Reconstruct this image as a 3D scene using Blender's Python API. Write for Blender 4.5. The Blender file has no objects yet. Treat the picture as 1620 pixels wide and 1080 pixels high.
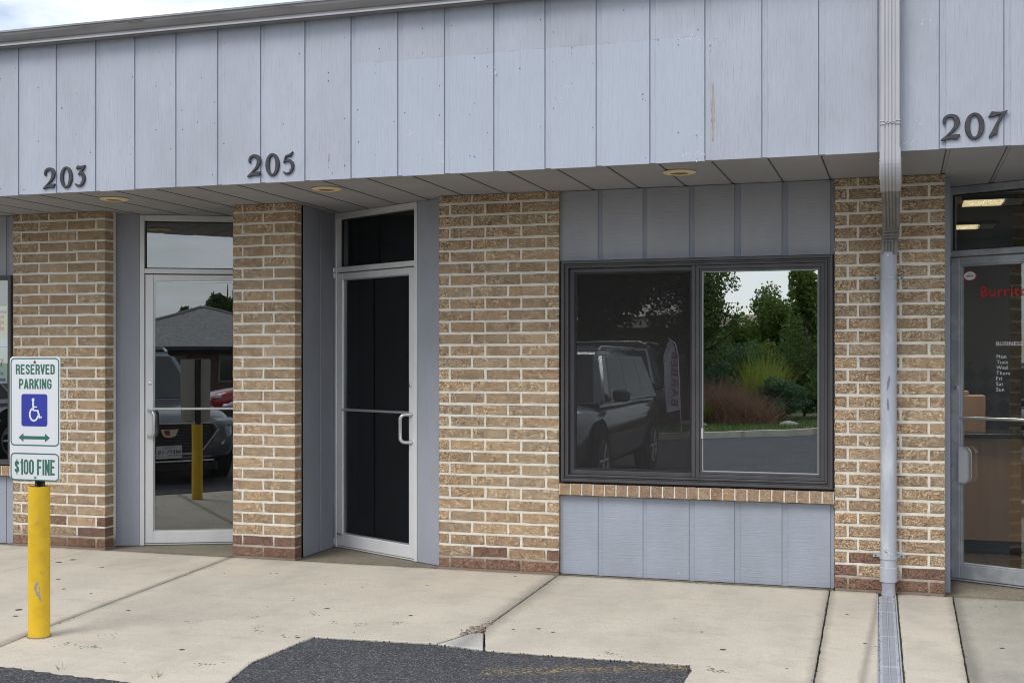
import bpy, bmesh, math, random
import numpy as np
from mathutils import Vector, Matrix
random.seed(7); RNG = np.random.default_rng(7)
S = bpy.context.scene; COL = S.collection
R = math.radians
# ------------------------------------------------------------ camera, sky, sun, exposure
cam_d = bpy.data.cameras.new('camera'); cam = bpy.data.objects.new('camera', cam_d); COL.objects.link(cam)
CY, CZ, YAW, FPX = -8.067, 1.461, 17.67, 1930.5
cam.location = (0, CY, CZ); cam.rotation_euler = (R(90), 0, R(YAW))
cam_d.sensor_width = 36; cam_d.lens = 42.9; cam_d.shift_y = 32/1620; cam_d.clip_start = .05; cam_d.clip_end = 2000
S.camera = cam
W = bpy.data.worlds.new('World'); S.world = W; W.use_nodes = True
nt = W.node_tree; nt.nodes.clear()
def wn(t, **k):
    n = nt.nodes.new(t)
    for a, b in k.items(): setattr(n, a, b)
    return n
SUN_EL, SUN_AZ = 52, 205       # azimuth: clockwise from +Y (behind and right of the camera looking at the wall)
sky = wn('ShaderNodeTexSky', sky_type='NISHITA'); sky.sun_disc = False; sky.sun_elevation = R(SUN_EL); sky.sun_rotation = R(SUN_AZ)
tc = wn('ShaderNodeTexCoord'); sep = wn('ShaderNodeSeparateXYZ'); nt.links.new(tc.outputs['Generated'], sep.inputs[0])
addz = wn('ShaderNodeMath', operation='ADD'); nt.links.new(sep.outputs[2], addz.inputs[0]); addz.inputs[1].default_value = .12
mx = wn('ShaderNodeMath', operation='MAXIMUM'); nt.links.new(addz.outputs[0], mx.inputs[0]); mx.inputs[1].default_value = .05
dv = wn('ShaderNodeVectorMath', operation='DIVIDE'); nt.links.new(tc.outputs['Generated'], dv.inputs[0])
cb = wn('ShaderNodeCombineXYZ'); [nt.links.new(mx.outputs[0], cb.inputs[i]) for i in range(3)]
nt.links.new(cb.outputs[0], dv.inputs[1])
no = wn('ShaderNodeTexNoise'); no.inputs['Scale'].default_value = 1.1; no.inputs['Detail'].default_value = 9; no.inputs['Roughness'].default_value = .58
nt.links.new(dv.outputs[0], no.inputs['Vector'])
ra = wn('ShaderNodeValToRGB'); ra.color_ramp.elements[0].position = .40; ra.color_ramp.elements[0].color = (.22, .22, .22, 1); ra.color_ramp.elements[1].position = .60
nt.links.new(no.outputs[0], ra.inputs[0])
mixc = wn('ShaderNodeMix', data_type='RGBA'); nt.links.new(ra.outputs[0], mixc.inputs[0])
nt.links.new(sky.outputs[0], mixc.inputs[6]); mixc.inputs[7].default_value = (8.0, 8.25, 8.7, 1)
bg = wn('ShaderNodeBackground'); bg.inputs[1].default_value = .12; nt.links.new(mixc.outputs[2], bg.inputs[0])
wo = wn('ShaderNodeOutputWorld'); nt.links.new(bg.outputs[0], wo.inputs[0])
sd = bpy.data.lights.new('sun', 'SUN'); so = bpy.data.objects.new('sun', sd); COL.objects.link(so)
sd.energy = 1.35; sd.angle = R(26); sd.color = (1, .965, .92)
az, el = R(SUN_AZ), R(SUN_EL)
dirv = Vector((math.sin(az)*math.cos(el), math.cos(az)*math.cos(el), math.sin(el)))
so.rotation_euler = dirv.to_track_quat('Z', 'Y').to_euler(); so.location = (0, -20, 30)
S.view_settings.view_transform = 'Standard'; S.view_settings.look = 'None'; S.view_settings.gamma = 1
S.view_settings.use_curve_mapping = False; S.view_settings.exposure = .44
S.cycles.filter_width = 1.0

# ------------------------------------------------------------ placement helpers (photo pixel -> point on a real plane)
_th = R(YAW); FW = (-math.sin(_th), math.cos(_th)); RT = (math.cos(_th), math.sin(_th))
def ray(px):
    u = (px-810)/FPX; return FW[0]+u*RT[0], FW[1]+u*RT[1]
def G(px, py, Z=0.):
    t = FPX*(CZ-Z)/(py-572); r = ray(px); return r[0]*t, r[1]*t+CY
def onY(px, py, Y):
    r = ray(px); t = (Y-CY)/r[1]; return r[0]*t, CZ-(py-572)/FPX*t

# ------------------------------------------------------------ materials
def mat(name, color=(.5, .5, .5), rough=.6, metal=0., spec=.5, bump=None, var=None, coat=0):
    """bump=(scale xyz, noise scale, strength, distance); var=(other colour, scale xyz, noise scale, lo, hi)"""
    m = bpy.data.materials.new(name); m.use_nodes = True; t = m.node_tree; b = t.nodes['Principled BSDF']
    b.inputs['Base Color'].default_value = (*color, 1); b.inputs['Roughness'].default_value = rough
    b.inputs['Metallic'].default_value = metal; b.inputs['Specular IOR Level'].default_value = spec
    if coat: b.inputs['Coat Weight'].default_value = coat; b.inputs['Coat Roughness'].default_value = .04
    if bump: add_bump(m, *bump)
    if var: add_var(m, *var)
    return m
def N(m, t, **k):
    n = m.node_tree.nodes.new(t)
    for a, b in k.items(): setattr(n, a, b)
    return n
def L(m, a, b): m.node_tree.links.new(a, b)
def coords(m, sc=(1, 1, 1), rnd=False, space='pos'):
    if space == 'pos': src = N(m, 'ShaderNodeNewGeometry').outputs['Position']
    else: src = N(m, 'ShaderNodeTexCoord').outputs['Object']
    if rnd:
        oi = N(m, 'ShaderNodeObjectInfo'); mu = N(m, 'ShaderNodeMath', operation='MULTIPLY'); mu.inputs[1].default_value = 37
        L(m, oi.outputs['Random'], mu.inputs[0]); ad = N(m, 'ShaderNodeVectorMath', operation='ADD'); L(m, src, ad.inputs[0]); L(m, mu.outputs[0], ad.inputs[1]); src = ad.outputs[0]
    mp = N(m, 'ShaderNodeVectorMath', operation='MULTIPLY'); mp.inputs[1].default_value = sc; L(m, src, mp.inputs[0]); return mp.outputs[0]
def noise(m, vec, scale, detail=4, rough=.55, dist=0):
    n = N(m, 'ShaderNodeTexNoise'); n.inputs['Scale'].default_value = scale; n.inputs['Detail'].default_value = detail
    n.inputs['Roughness'].default_value = rough; n.inputs['Distortion'].default_value = dist; L(m, vec, n.inputs['Vector']); return n.outputs[0]
def ramp(m, val, lo, hi, a=(0, 0, 0, 1), b=(1, 1, 1, 1)):
    r = N(m, 'ShaderNodeValToRGB'); e = r.color_ramp.elements; e[0].position = lo; e[1].position = hi; e[0].color = a; e[1].color = b
    L(m, val, r.inputs[0]); return r.outputs[0]
def mixcol(m, fac, a, b, blend='MIX'):
    x = N(m, 'ShaderNodeMix', data_type='RGBA', blend_type=blend)
    if isinstance(fac, (int, float)): x.inputs[0].default_value = fac
    else: L(m, fac, x.inputs[0])
    for i, v in ((6, a), (7, b)):
        if isinstance(v, tuple): x.inputs[i].default_value = (*v[:3], 1)
        else: L(m, v, x.inputs[i])
    return x.outputs[2]
def mathn(m, op, a, b=None):
    x = N(m, 'ShaderNodeMath', operation=op)
    for i, v in ((0, a), (1, b)):
        if v is None: continue
        if isinstance(v, (int, float)): x.inputs[i].default_value = v
        else: L(m, v, x.inputs[i])
    return x.outputs[0]
def bsdf(m): return m.node_tree.nodes['Principled BSDF']
def add_bump(m, sc, scale, strength, dist, height=None):
    h = height if height is not None else noise(m, coords(m, sc), scale, 5, .6)
    b = N(m, 'ShaderNodeBump'); b.inputs['Strength'].default_value = strength; b.inputs['Distance'].default_value = dist
    L(m, h, b.inputs['Height']); L(m, b.outputs[0], bsdf(m).inputs['Normal'])
def add_var(m, other, sc, scale, lo, hi):
    base = tuple(bsdf(m).inputs['Base Color'].default_value)
    f = ramp(m, noise(m, coords(m, sc), scale, 6, .6), lo, hi); L(m, mixcol(m, f, base, other), bsdf(m).inputs['Base Color'])

def brick_mat(name, base, dark, light, streak=1.0, red=False):
    m = mat(name, base, .88, spec=.25)
    co = coords(m, (1, 1, 1), True, 'obj')
    cs = coords(m, (1.0, 1, 1.35), True, 'obj')
    n1 = noise(m, cs, 50, 2, .6, 2.2)          # wavy wire-cut streaks
    st = ramp(m, n1, .51, .55)
    n2 = noise(m, co, 115, 4, .8)             # grit
    n3 = noise(m, co, 9, 3, .6)               # cloudy patches
    c = mixcol(m, ramp(m, n3, .38, .66), base, dark)
    c = mixcol(m, mathn(m, 'MULTIPLY', ramp(m, noise(m, cs, 40, 2, .6, 2.0), .50, .56), .9*streak), c, tuple(x*.50 for x in dark))
    c = mixcol(m, mathn(m, 'MULTIPLY', st, .9*streak), c, light)
    c = mixcol(m, ramp(m, n2, .57, .68), c, tuple(x*.32 for x in dark))
    c = mixcol(m, ramp(m, noise(m, coords(m, (1, 1, 1), True, 'obj'), 150, 3, .7), .64, .70), c, (.74, .68, .58))
    if not red:
        c = mixcol(m, mathn(m, 'MULTIPLY', ramp(m, noise(m, co, 17, 2, .5), .735, .75), .75), c, (.30, .085, .04))
    oi = N(m, 'ShaderNodeObjectInfo')
    tn = ramp(m, oi.outputs['Random'], 0, 1, (.84, .82, .82, 1), (1.10, 1.10, 1.09, 1))
    r2 = mathn(m, 'FRACT', mathn(m, 'MULTIPLY', oi.outputs['Random'], 17.3))
    tn2 = ramp(m, r2, 0, 1, (1.05, .99, .93, 1), (.98, 1.0, 1.03, 1))
    c = mixcol(m, 1., mixcol(m, 1., c, tn, 'MULTIPLY'), tn2, 'MULTIPLY')
    # mixed tints to base colour, streaks and grit to bump
    L(m, c, bsdf(m).inputs['Base Color'])
    h = mathn(m, 'ADD', mathn(m, 'MULTIPLY', n1, .8), mathn(m, 'MULTIPLY', n2, .5))
    add_bump(m, None, None, 1., .006, h)
    return m
BRICK = brick_mat('brick_tan', (.375, .26, .158), (.29, .20, .122), (.74, .595, .41))
BRICK_RED = brick_mat('brick_red', (.215, .118, .083), (.14, .085, .062), (.38, .25, .18), .9, True)
BRICK_SILL = brick_mat('brick_sill', (.40, .275, .175), (.30, .205, .135), (.60, .47, .34), .5)
def mortar_mat():
    m = mat('mortar', (.62, .57, .48), .95, spec=.1); co = coords(m)
    c = mixcol(m, ramp(m, noise(m, co, 9, 5), .38, .7), (.80, .77, .69), (.66, .63, .55))
    c = mixcol(m, ramp(m, noise(m, co, 180, 2), .62, .72), c, (.30, .26, .21))
    sepn = N(m, 'ShaderNodeSeparateXYZ'); L(m, N(m, 'ShaderNodeNewGeometry').outputs['Position'], sepn.inputs[0])
    low = ramp(m, mathn(m, 'ADD', sepn.outputs[2], mathn(m, 'MULTIPLY', noise(m, co, 12, 3), .1)), .10, .22)
    c = mixcol(m, low, (.27, .21, .165), c)
    L(m, c, bsdf(m).inputs['Base Color']); add_bump(m, (1, 1, 1), 120, .6, .003); return m
MORTAR = mortar_mat()
def siding_mat(name, base, horizontal=False, ghost=False, rough=.62, depth=.0016):
    m = mat(name, base, rough, spec=.3)
    sc = (3, 3, 55) if horizontal else (42, 42, 1.7)
    v = coords(m, sc); g1 = noise(m, v, 1.6, 5, .62, .6); g2 = noise(m, v, 4.2, 4, .6, .2)
    big = noise(m, coords(m, (1, 1, .5)), 2.6, 5, .65)
    c = mixcol(m, ramp(m, big, .35, .7), base, (base[0]*.86, base[1]*.86, base[2]*.84))
    if not horizontal:
        pm = ramp(m, noise(m, coords(m, (1, 1, .35)), 3.0, 3), .38, .56)
        fine = mathn(m, 'MULTIPLY', ramp(m, g2, .58, .72), pm)
        c = mixcol(m, mathn(m, 'MULTIPLY', fine, .6), c, tuple(x*.55 for x in base))
        crack = ramp(m, noise(m, coords(m, (60, 60, 1.3)), 1.9, 4, .6, .5), .73, .77)
        c = mixcol(m, mathn(m, 'MULTIPLY', mathn(m, 'MULTIPLY', crack, pm), .8), c, (.10, .115, .16))
    sp = ramp(m, noise(m, coords(m, (1, 1, .5)), 55, 3), .74, .80)
    c = mixcol(m, mathn(m, 'MULTIPLY', sp, .5), c, (.72, .72, .72))
    if ghost:
        sx = N(m, 'ShaderNodeSeparateXYZ'); L(m, N(m, 'ShaderNodeNewGeometry').outputs['Position'], sx.inputs[0])
        jit = mathn(m, 'MULTIPLY', mathn(m, 'SUBTRACT', noise(m, coords(m), 30, 3), .5), .02)
        z = mathn(m, 'ADD', sx.outputs[2], jit); x = sx.outputs[0]
        inx = mathn(m, 'MULTIPLY', mathn(m, 'GREATER_THAN', x, -3.35), mathn(m, 'LESS_THAN', x, -1.088))
        below = mathn(m, 'LESS_THAN', z, 3.36)
        f = mathn(m, 'MULTIPLY', inx, below)
        c = mixcol(m, mathn(m, 'MULTIPLY', f, .55), c, (base[0]*1.0, base[1]*1.05, base[2]*1.06))
        line = mathn(m, 'MULTIPLY', inx, mathn(m, 'LESS_THAN', mathn(m, 'ABSOLUTE', mathn(m, 'SUBTRACT', z, 3.361)), .004))
        line = mathn(m, 'MULTIPLY', line, ramp(m, noise(m, coords(m), 11, 4), .45, .6))
        c = mixcol(m, mathn(m, 'MULTIPLY', line, .6), c, (.36, .36, .42))
        # flecks of bare primer around the old sign
        fl = mathn(m, 'MULTIPLY', inx, ramp(m, noise(m, coords(m, (1.6, 1, .5)), 21, 6, .7), .70, .735))
        c = mixcol(m, mathn(m, 'MULTIPLY', fl, .7), c, (.64, .66, .70))
    L(m, c, bsdf(m).inputs['Base Color'])
    h = mathn(m, 'ADD', g1, mathn(m, 'MULTIPLY', g2, .6)); h = mathn(m, 'ADD', h, mathn(m, 'MULTIPLY', noise(m, coords(m), 90, 3), .25))
    add_bump(m, None, None, .9, depth*3., h); return m
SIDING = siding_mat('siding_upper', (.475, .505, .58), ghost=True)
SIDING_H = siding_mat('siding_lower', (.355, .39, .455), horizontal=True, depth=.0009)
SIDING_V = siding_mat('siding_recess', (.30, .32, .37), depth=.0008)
TRIMBLUE = mat('trim_blue', (.29, .31, .36), .6, bump=((1, 1, 1), 60, .3, .001))
SOFFIT = mat('soffit_paint', (.36, .36, .375), .7, bump=((1, 1, 1), 90, .3, .001), var=((.30, .30, .312), (1, 1, 1), 1.5, .35, .75))
GROOVE = mat('soffit_groove', (.09, .09, .092), .8)
ALU = mat('aluminium', (.76, .765, .77), .38, metal=.15, bump=((1, 1, 1), 60, .12, .0006), var=((.68, .685, .69), (1, 1, .4), 5, .4, .7))
ALU_B = mat('aluminium_bright', (.68, .69, .69), .28, metal=.8)
ALU_OLD = mat('aluminium_weathered', (.40, .42, .44), .5, metal=.3, var=((.54, .56, .60), (1, 1, 1), 7, .45, .6))
BRONZE = mat('bronze_vinyl', (.066, .063, .066), .42, spec=.45, bump=((1, 1, 1), 50, .08, .0006), var=((.085, .082, .086), (1, 1, .6), 6, .4, .7))
BRONZE_D = mat('bronze_dark', (.034, .033, .036), .5)
CAULK = mat('caulk', (.035, .037, .05), .7, bump=((1, 1, 1), 70, .9, .004))
GUTTER = mat('gutter_metal', (.33, .32, .33), .42, metal=.25, var=((.24, .235, .24), (.6, 1, 3), 3, .4, .7))
SPOUT = mat('downspout_paint', (.47, .47, .485), .42, metal=.1, var=((.44, .44, .46), (1, 1, .3), 8, .45, .7))
SPOUT_D = mat('downspout_brownish', (.27, .255, .25), .5, metal=.1, var=((.17, .16, .155), (3, 1, 1), 8, .4, .7))  # lower spout: darker, browner grey than the upper one
PIPE = mat('pipe_paint', (.43, .455, .51), .45, bump=((1, 1, .3), 30, .2, .001), var=((.58, .61, .65), (1, 1, .25), 9, .50, .66))
DARKPIPE = mat('pipe_scuff', (.20, .215, .26), .5)
LAPGAP = mat('lap_gap', (.22, .24, .295), .8)
DIGIT = mat('digit_metal', (.035, .036, .045), .45, bump=((1, 1, 1), 120, .25, .0008), var=((.055, .056, .066), (1, 1, 1), 30, .4, .7))
RUST = mat('rust', (.25, .10, .045), .9)
BRASS = mat('brass_trim', (.86, .71, .38), .4, metal=.1)
LAMPDARK = mat('lamp_cone', (.20, .16, .08), .5)
BLACK = mat('black_plastic', (.02, .02, .022), .5)
RUBBER = mat('gasket', (.03, .03, .033), .7)
SIGNW = mat('sign_white', (.78, .79, .81), .35, spec=.4)
SIGNG = mat('sign_green', (.045, .17, .115), .4)
SIGNB = mat('sign_blue', (.035, .05, .36), .35)
SIGNBACK = mat('sign_back', (.52, .51, .50), .6, metal=.1)
CHANNEL = mat('channel_post', (.045, .04, .035), .7, var=((.09, .05, .03), (1, 1, 1), 25, .5, .7))
NAILM = mat('nail', (.10, .07, .06), .8)
def yellow_mat():
    m = mat('yellow_paint', (.80, .51, .03), .5, spec=.35); co = coords(m)
    c = mixcol(m, ramp(m, noise(m, co, 14, 4), .45, .75), (.80, .52, .028), (.70, .42, .02))
    ch = ramp(m, noise(m, coords(m, (1, 1, .6)), 20, 6, .68, .5), .645, .66)
    c = mixcol(m, ch, c, (.34, .34, .35))
    dt = ramp(m, noise(m, coords(m, (1, 1, .7)), 8, 6, .7), .60, .80)
    c = mixcol(m, mathn(m, 'MULTIPLY', dt, .5), c, (.36, .23, .04))
    L(m, c, bsdf(m).inputs['Base Color']); add_bump(m, None, None, .5, .002, ch); return m
YELLOW = yellow_mat()
def concrete_mat(name, a, b, grit=1., brush=None):
    m = mat(name, a, .93, spec=.2); co = coords(m)
    c = mixcol(m, ramp(m, noise(m, co, 1.1, 5, .6), .35, .68), a, b)
    c = mixcol(m, mathn(m, 'MULTIPLY', ramp(m, noise(m, coords(m, (1, .6, 1)), 2.2, 8, .7), .46, .72), .55), c, tuple(x*.66 for x in b))
    c = mixcol(m, mathn(m, 'MULTIPLY', ramp(m, noise(m, coords(m, (.5, 2, 1)), 5, 8, .75), .52, .70), .35), c, tuple(x*.62 for x in b))
    c = mixcol(m, mathn(m, 'MULTIPLY', ramp(m, noise(m, co, 75, 5, .8), .52, .66), .50*grit), c, tuple(x*.52 for x in a))
    c = mixcol(m, mathn(m, 'MULTIPLY', ramp(m, noise(m, co, 110, 3, .75), .58, .70), .45*grit), c, (.76, .72, .65))
    c = mixcol(m, mathn(m, 'MULTIPLY', ramp(m, noise(m, coords(m, (1, 1.5, 1)), 17, 9, .8), .66, .74), .6), c, (.13, .12, .11))
    sx = N(m, 'ShaderNodeSeparateXYZ'); L(m, N(m, 'ShaderNodeNewGeometry').outputs['Position'], sx.inputs[0])
    nz = noise(m, co, 7, 6, .7)
    for x0_, k_, wd_ in ((-4.775, .1167, .06), (-2.241, .0357, .10), (-.433, .0233, .05), (.31, .006, .06), (-.128, -.0178, .03), (-.024, -.0178, .03)):
        d = mathn(m, 'ABSOLUTE', mathn(m, 'SUBTRACT', mathn(m, 'ADD', sx.outputs[0], mathn(m, 'MULTIPLY', sx.outputs[1], k_)), x0_))
        f = ramp(m, mathn(m, 'DIVIDE', d, mathn(m, 'MULTIPLY', nz, wd_*2)), .15, 1., (1, 1, 1, 1), (0, 0, 0, 1))
        c = mixcol(m, mathn(m, 'MULTIPLY', f, .50), c, tuple(q*.36 for q in b))
    f = ramp(m, mathn(m, 'DIVIDE', mathn(m, 'ABSOLUTE', sx.outputs[1]), mathn(m, 'MULTIPLY', nz, .16)), .1, 1., (1, 1, 1, 1), (0, 0, 0, 1))
    c = mixcol(m, mathn(m, 'MULTIPLY', f, .45), c, tuple(q*.4 for q in b))
    L(m, c, bsdf(m).inputs['Base Color'])
    h = mathn(m, 'ADD', noise(m, co, 110, 4, .7), noise(m, co, 25, 3))
    if brush: h = mathn(m, 'ADD', h, noise(m, coords(m, brush), 1, 3))
    add_bump(m, None, None, .8, .006, h); return m
CONC = concrete_mat('concrete_walk', (.64, .58, .475), (.55, .50, .42))
CONC2 = concrete_mat('concrete_old', (.46, .43, .36), (.38, .36, .31), 1.3, (70, 3, 1))
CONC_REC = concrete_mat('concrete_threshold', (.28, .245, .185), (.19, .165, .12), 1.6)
CONC_PATCH = concrete_mat('concrete_patch', (.60, .58, .53), (.54, .52, .48), 1.6)
DIRT = mat('joint_dirt', (.055, .048, .035), .95, bump=((1, 1, 1), 90, 1, .01), var=((.10, .09, .06), (1, 1, 1), 30, .45, .65))
MOSS = mat('moss', (.05, .06, .02), .95, bump=((1, 1, 1), 90, 1, .01))
def asphalt_mat(name, a, b):
    m = mat(name, a, .95, spec=.08); co = coords(m)
    c = mixcol(m, ramp(m, noise(m, co, 1.6, 4), .35, .7), a, b)
    vo = N(m, 'ShaderNodeTexVoronoi'); vo.inputs['Scale'].default_value = 165; L(m, co, vo.inputs['Vector'])
    wn_ = N(m, 'ShaderNodeSeparateColor'); L(m, vo.outputs['Color'], wn_.inputs[0])
    c = mixcol(m, mathn(m, 'MULTIPLY', ramp(m, wn_.outputs[0], .70, 1), .55), c, (.36, .35, .36))
    c = mixcol(m, mathn(m, 'MULTIPLY', ramp(m, wn_.outputs[1], .75, 1), .7), c, (.012, .012, .015))
    # worn yellow paint sweep
    sx = N(m, 'ShaderNodeSeparateXYZ'); L(m, N(m, 'ShaderNodeNewGeometry').outputs['Position'], sx.inputs[0])
    lx = mathn(m, 'ADD', sx.outputs[1], mathn(m, 'MULTIPLY', sx.outputs[0], -.42))   # Y - .42 X
    d = mathn(m, 'ABSOLUTE', mathn(m, 'SUBTRACT', lx, -1.79))
    band = ramp(m, d, .0, .10, (1, 1, 1, 1), (0, 0, 0, 1))
    zone = mathn(m, 'MULTIPLY', mathn(m, 'MULTIPLY', mathn(m, 'GREATER_THAN', sx.outputs[0], -1.9), mathn(m, 'LESS_THAN', sx.outputs[0], -.97)), mathn(m, 'GREATER_THAN', sx.outputs[1], -2.9))
    sp = ramp(m, noise(m, co, 60, 4, .7), .52, .60)
    c = mixcol(m, mathn(m, 'MULTIPLY', mathn(m, 'MULTIPLY', band, zone), mathn(m, 'MULTIPLY', sp, .9)), c, (.50, .36, .13))
    L(m, c, bsdf(m).inputs['Base Color'])
    add_bump(m, None, None, .6, .003, mathn(m, 'ADD', vo.outputs['Distance'], noise(m, co, 60, 3))); return m
ASPH = asphalt_mat('asphalt', (.062, .063, .068), (.082, .083, .088))
GRASS = mat('lawn', (.10, .15, .035), .9, bump=((1, 1, 1), 40, 1, .03), var=((.11, .14, .05), (1, 1, 1), 2, .35, .7))
def glass_mat(name, refl, tint=(.5, .52, .52), film=0.0, dirt=(.3, .3, .3)):
    m = bpy.data.materials.new(name); m.use_nodes = True; t = m.node_tree; t.nodes.clear()
    tr = N(m, 'ShaderNodeBsdfTransparent'); tr.inputs[0].default_value = (*tint, 1)
    gl = N(m, 'ShaderNodeBsdfGlossy'); gl.inputs['Roughness'].default_value = .0; gl.inputs[0].default_value = (.93, .97, .98, 1)
    bp = N(m, 'ShaderNodeBump'); bp.inputs['Strength'].default_value = .12; bp.inputs['Distance'].default_value = .004
    L(m, noise(m, coords(m), 1.6, 1), bp.inputs['Height']); L(m, bp.outputs[0], gl.inputs['Normal'])
    mx_ = N(m, 'ShaderNodeMixShader'); mx_.inputs[0].default_value = refl; L(m, tr.outputs[0], mx_.inputs[1]); L(m, gl.outputs[0], mx_.inputs[2])
    di = N(m, 'ShaderNodeBsdfDiffuse'); di.inputs[0].default_value = (*dirt, 1)
    m2 = N(m, 'ShaderNodeMixShader'); L(m, mathn(m, 'ADD', mathn(m, 'MULTIPLY', ramp(m, noise(m, coords(m, (1, 1, .4)), 9, 6, .7), .45, .8), film*1.5), film*.5), m2.inputs[0])
    L(m, mx_.outputs[0], m2.inputs[1]); L(m, di.outputs[0], m2.inputs[2])
    o = N(m, 'ShaderNodeOutputMaterial'); L(m, m2.outputs[0], o.inputs[0]); return m
GL_R = glass_mat('glass_window_open', .56, (.30, .32, .32))
GL_L = glass_mat('glass_window_screened', .62, (.30, .32, .32))
GL_203 = glass_mat('glass_door_mirrorlike', .22, (.4, .42, .42), .015)
GL_205 = glass_mat('glass_door_dark', .10, (.35, .36, .37), .004)
GL_207 = glass_mat('glass_door_clear', .10, (.92, .94, .93), .0)
GL_PW = glass_mat('glass_poster_window', .16, (.85, .88, .88))
def screen_mat():
    m = bpy.data.materials.new('insect_screen'); m.use_nodes = True; m.node_tree.nodes.clear()
    tr = N(m, 'ShaderNodeBsdfTransparent'); di = N(m, 'ShaderNodeBsdfDiffuse'); di.inputs[0].default_value = (.045, .042, .042, 1)
    x = N(m, 'ShaderNodeMixShader'); x.inputs[0].default_value = .36; L(m, tr.outputs[0], x.inputs[1]); L(m, di.outputs[0], x.inputs[2])
    o = N(m, 'ShaderNodeOutputMaterial'); L(m, x.outputs[0], o.inputs[0]); return m
SCREEN = screen_mat()

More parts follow.
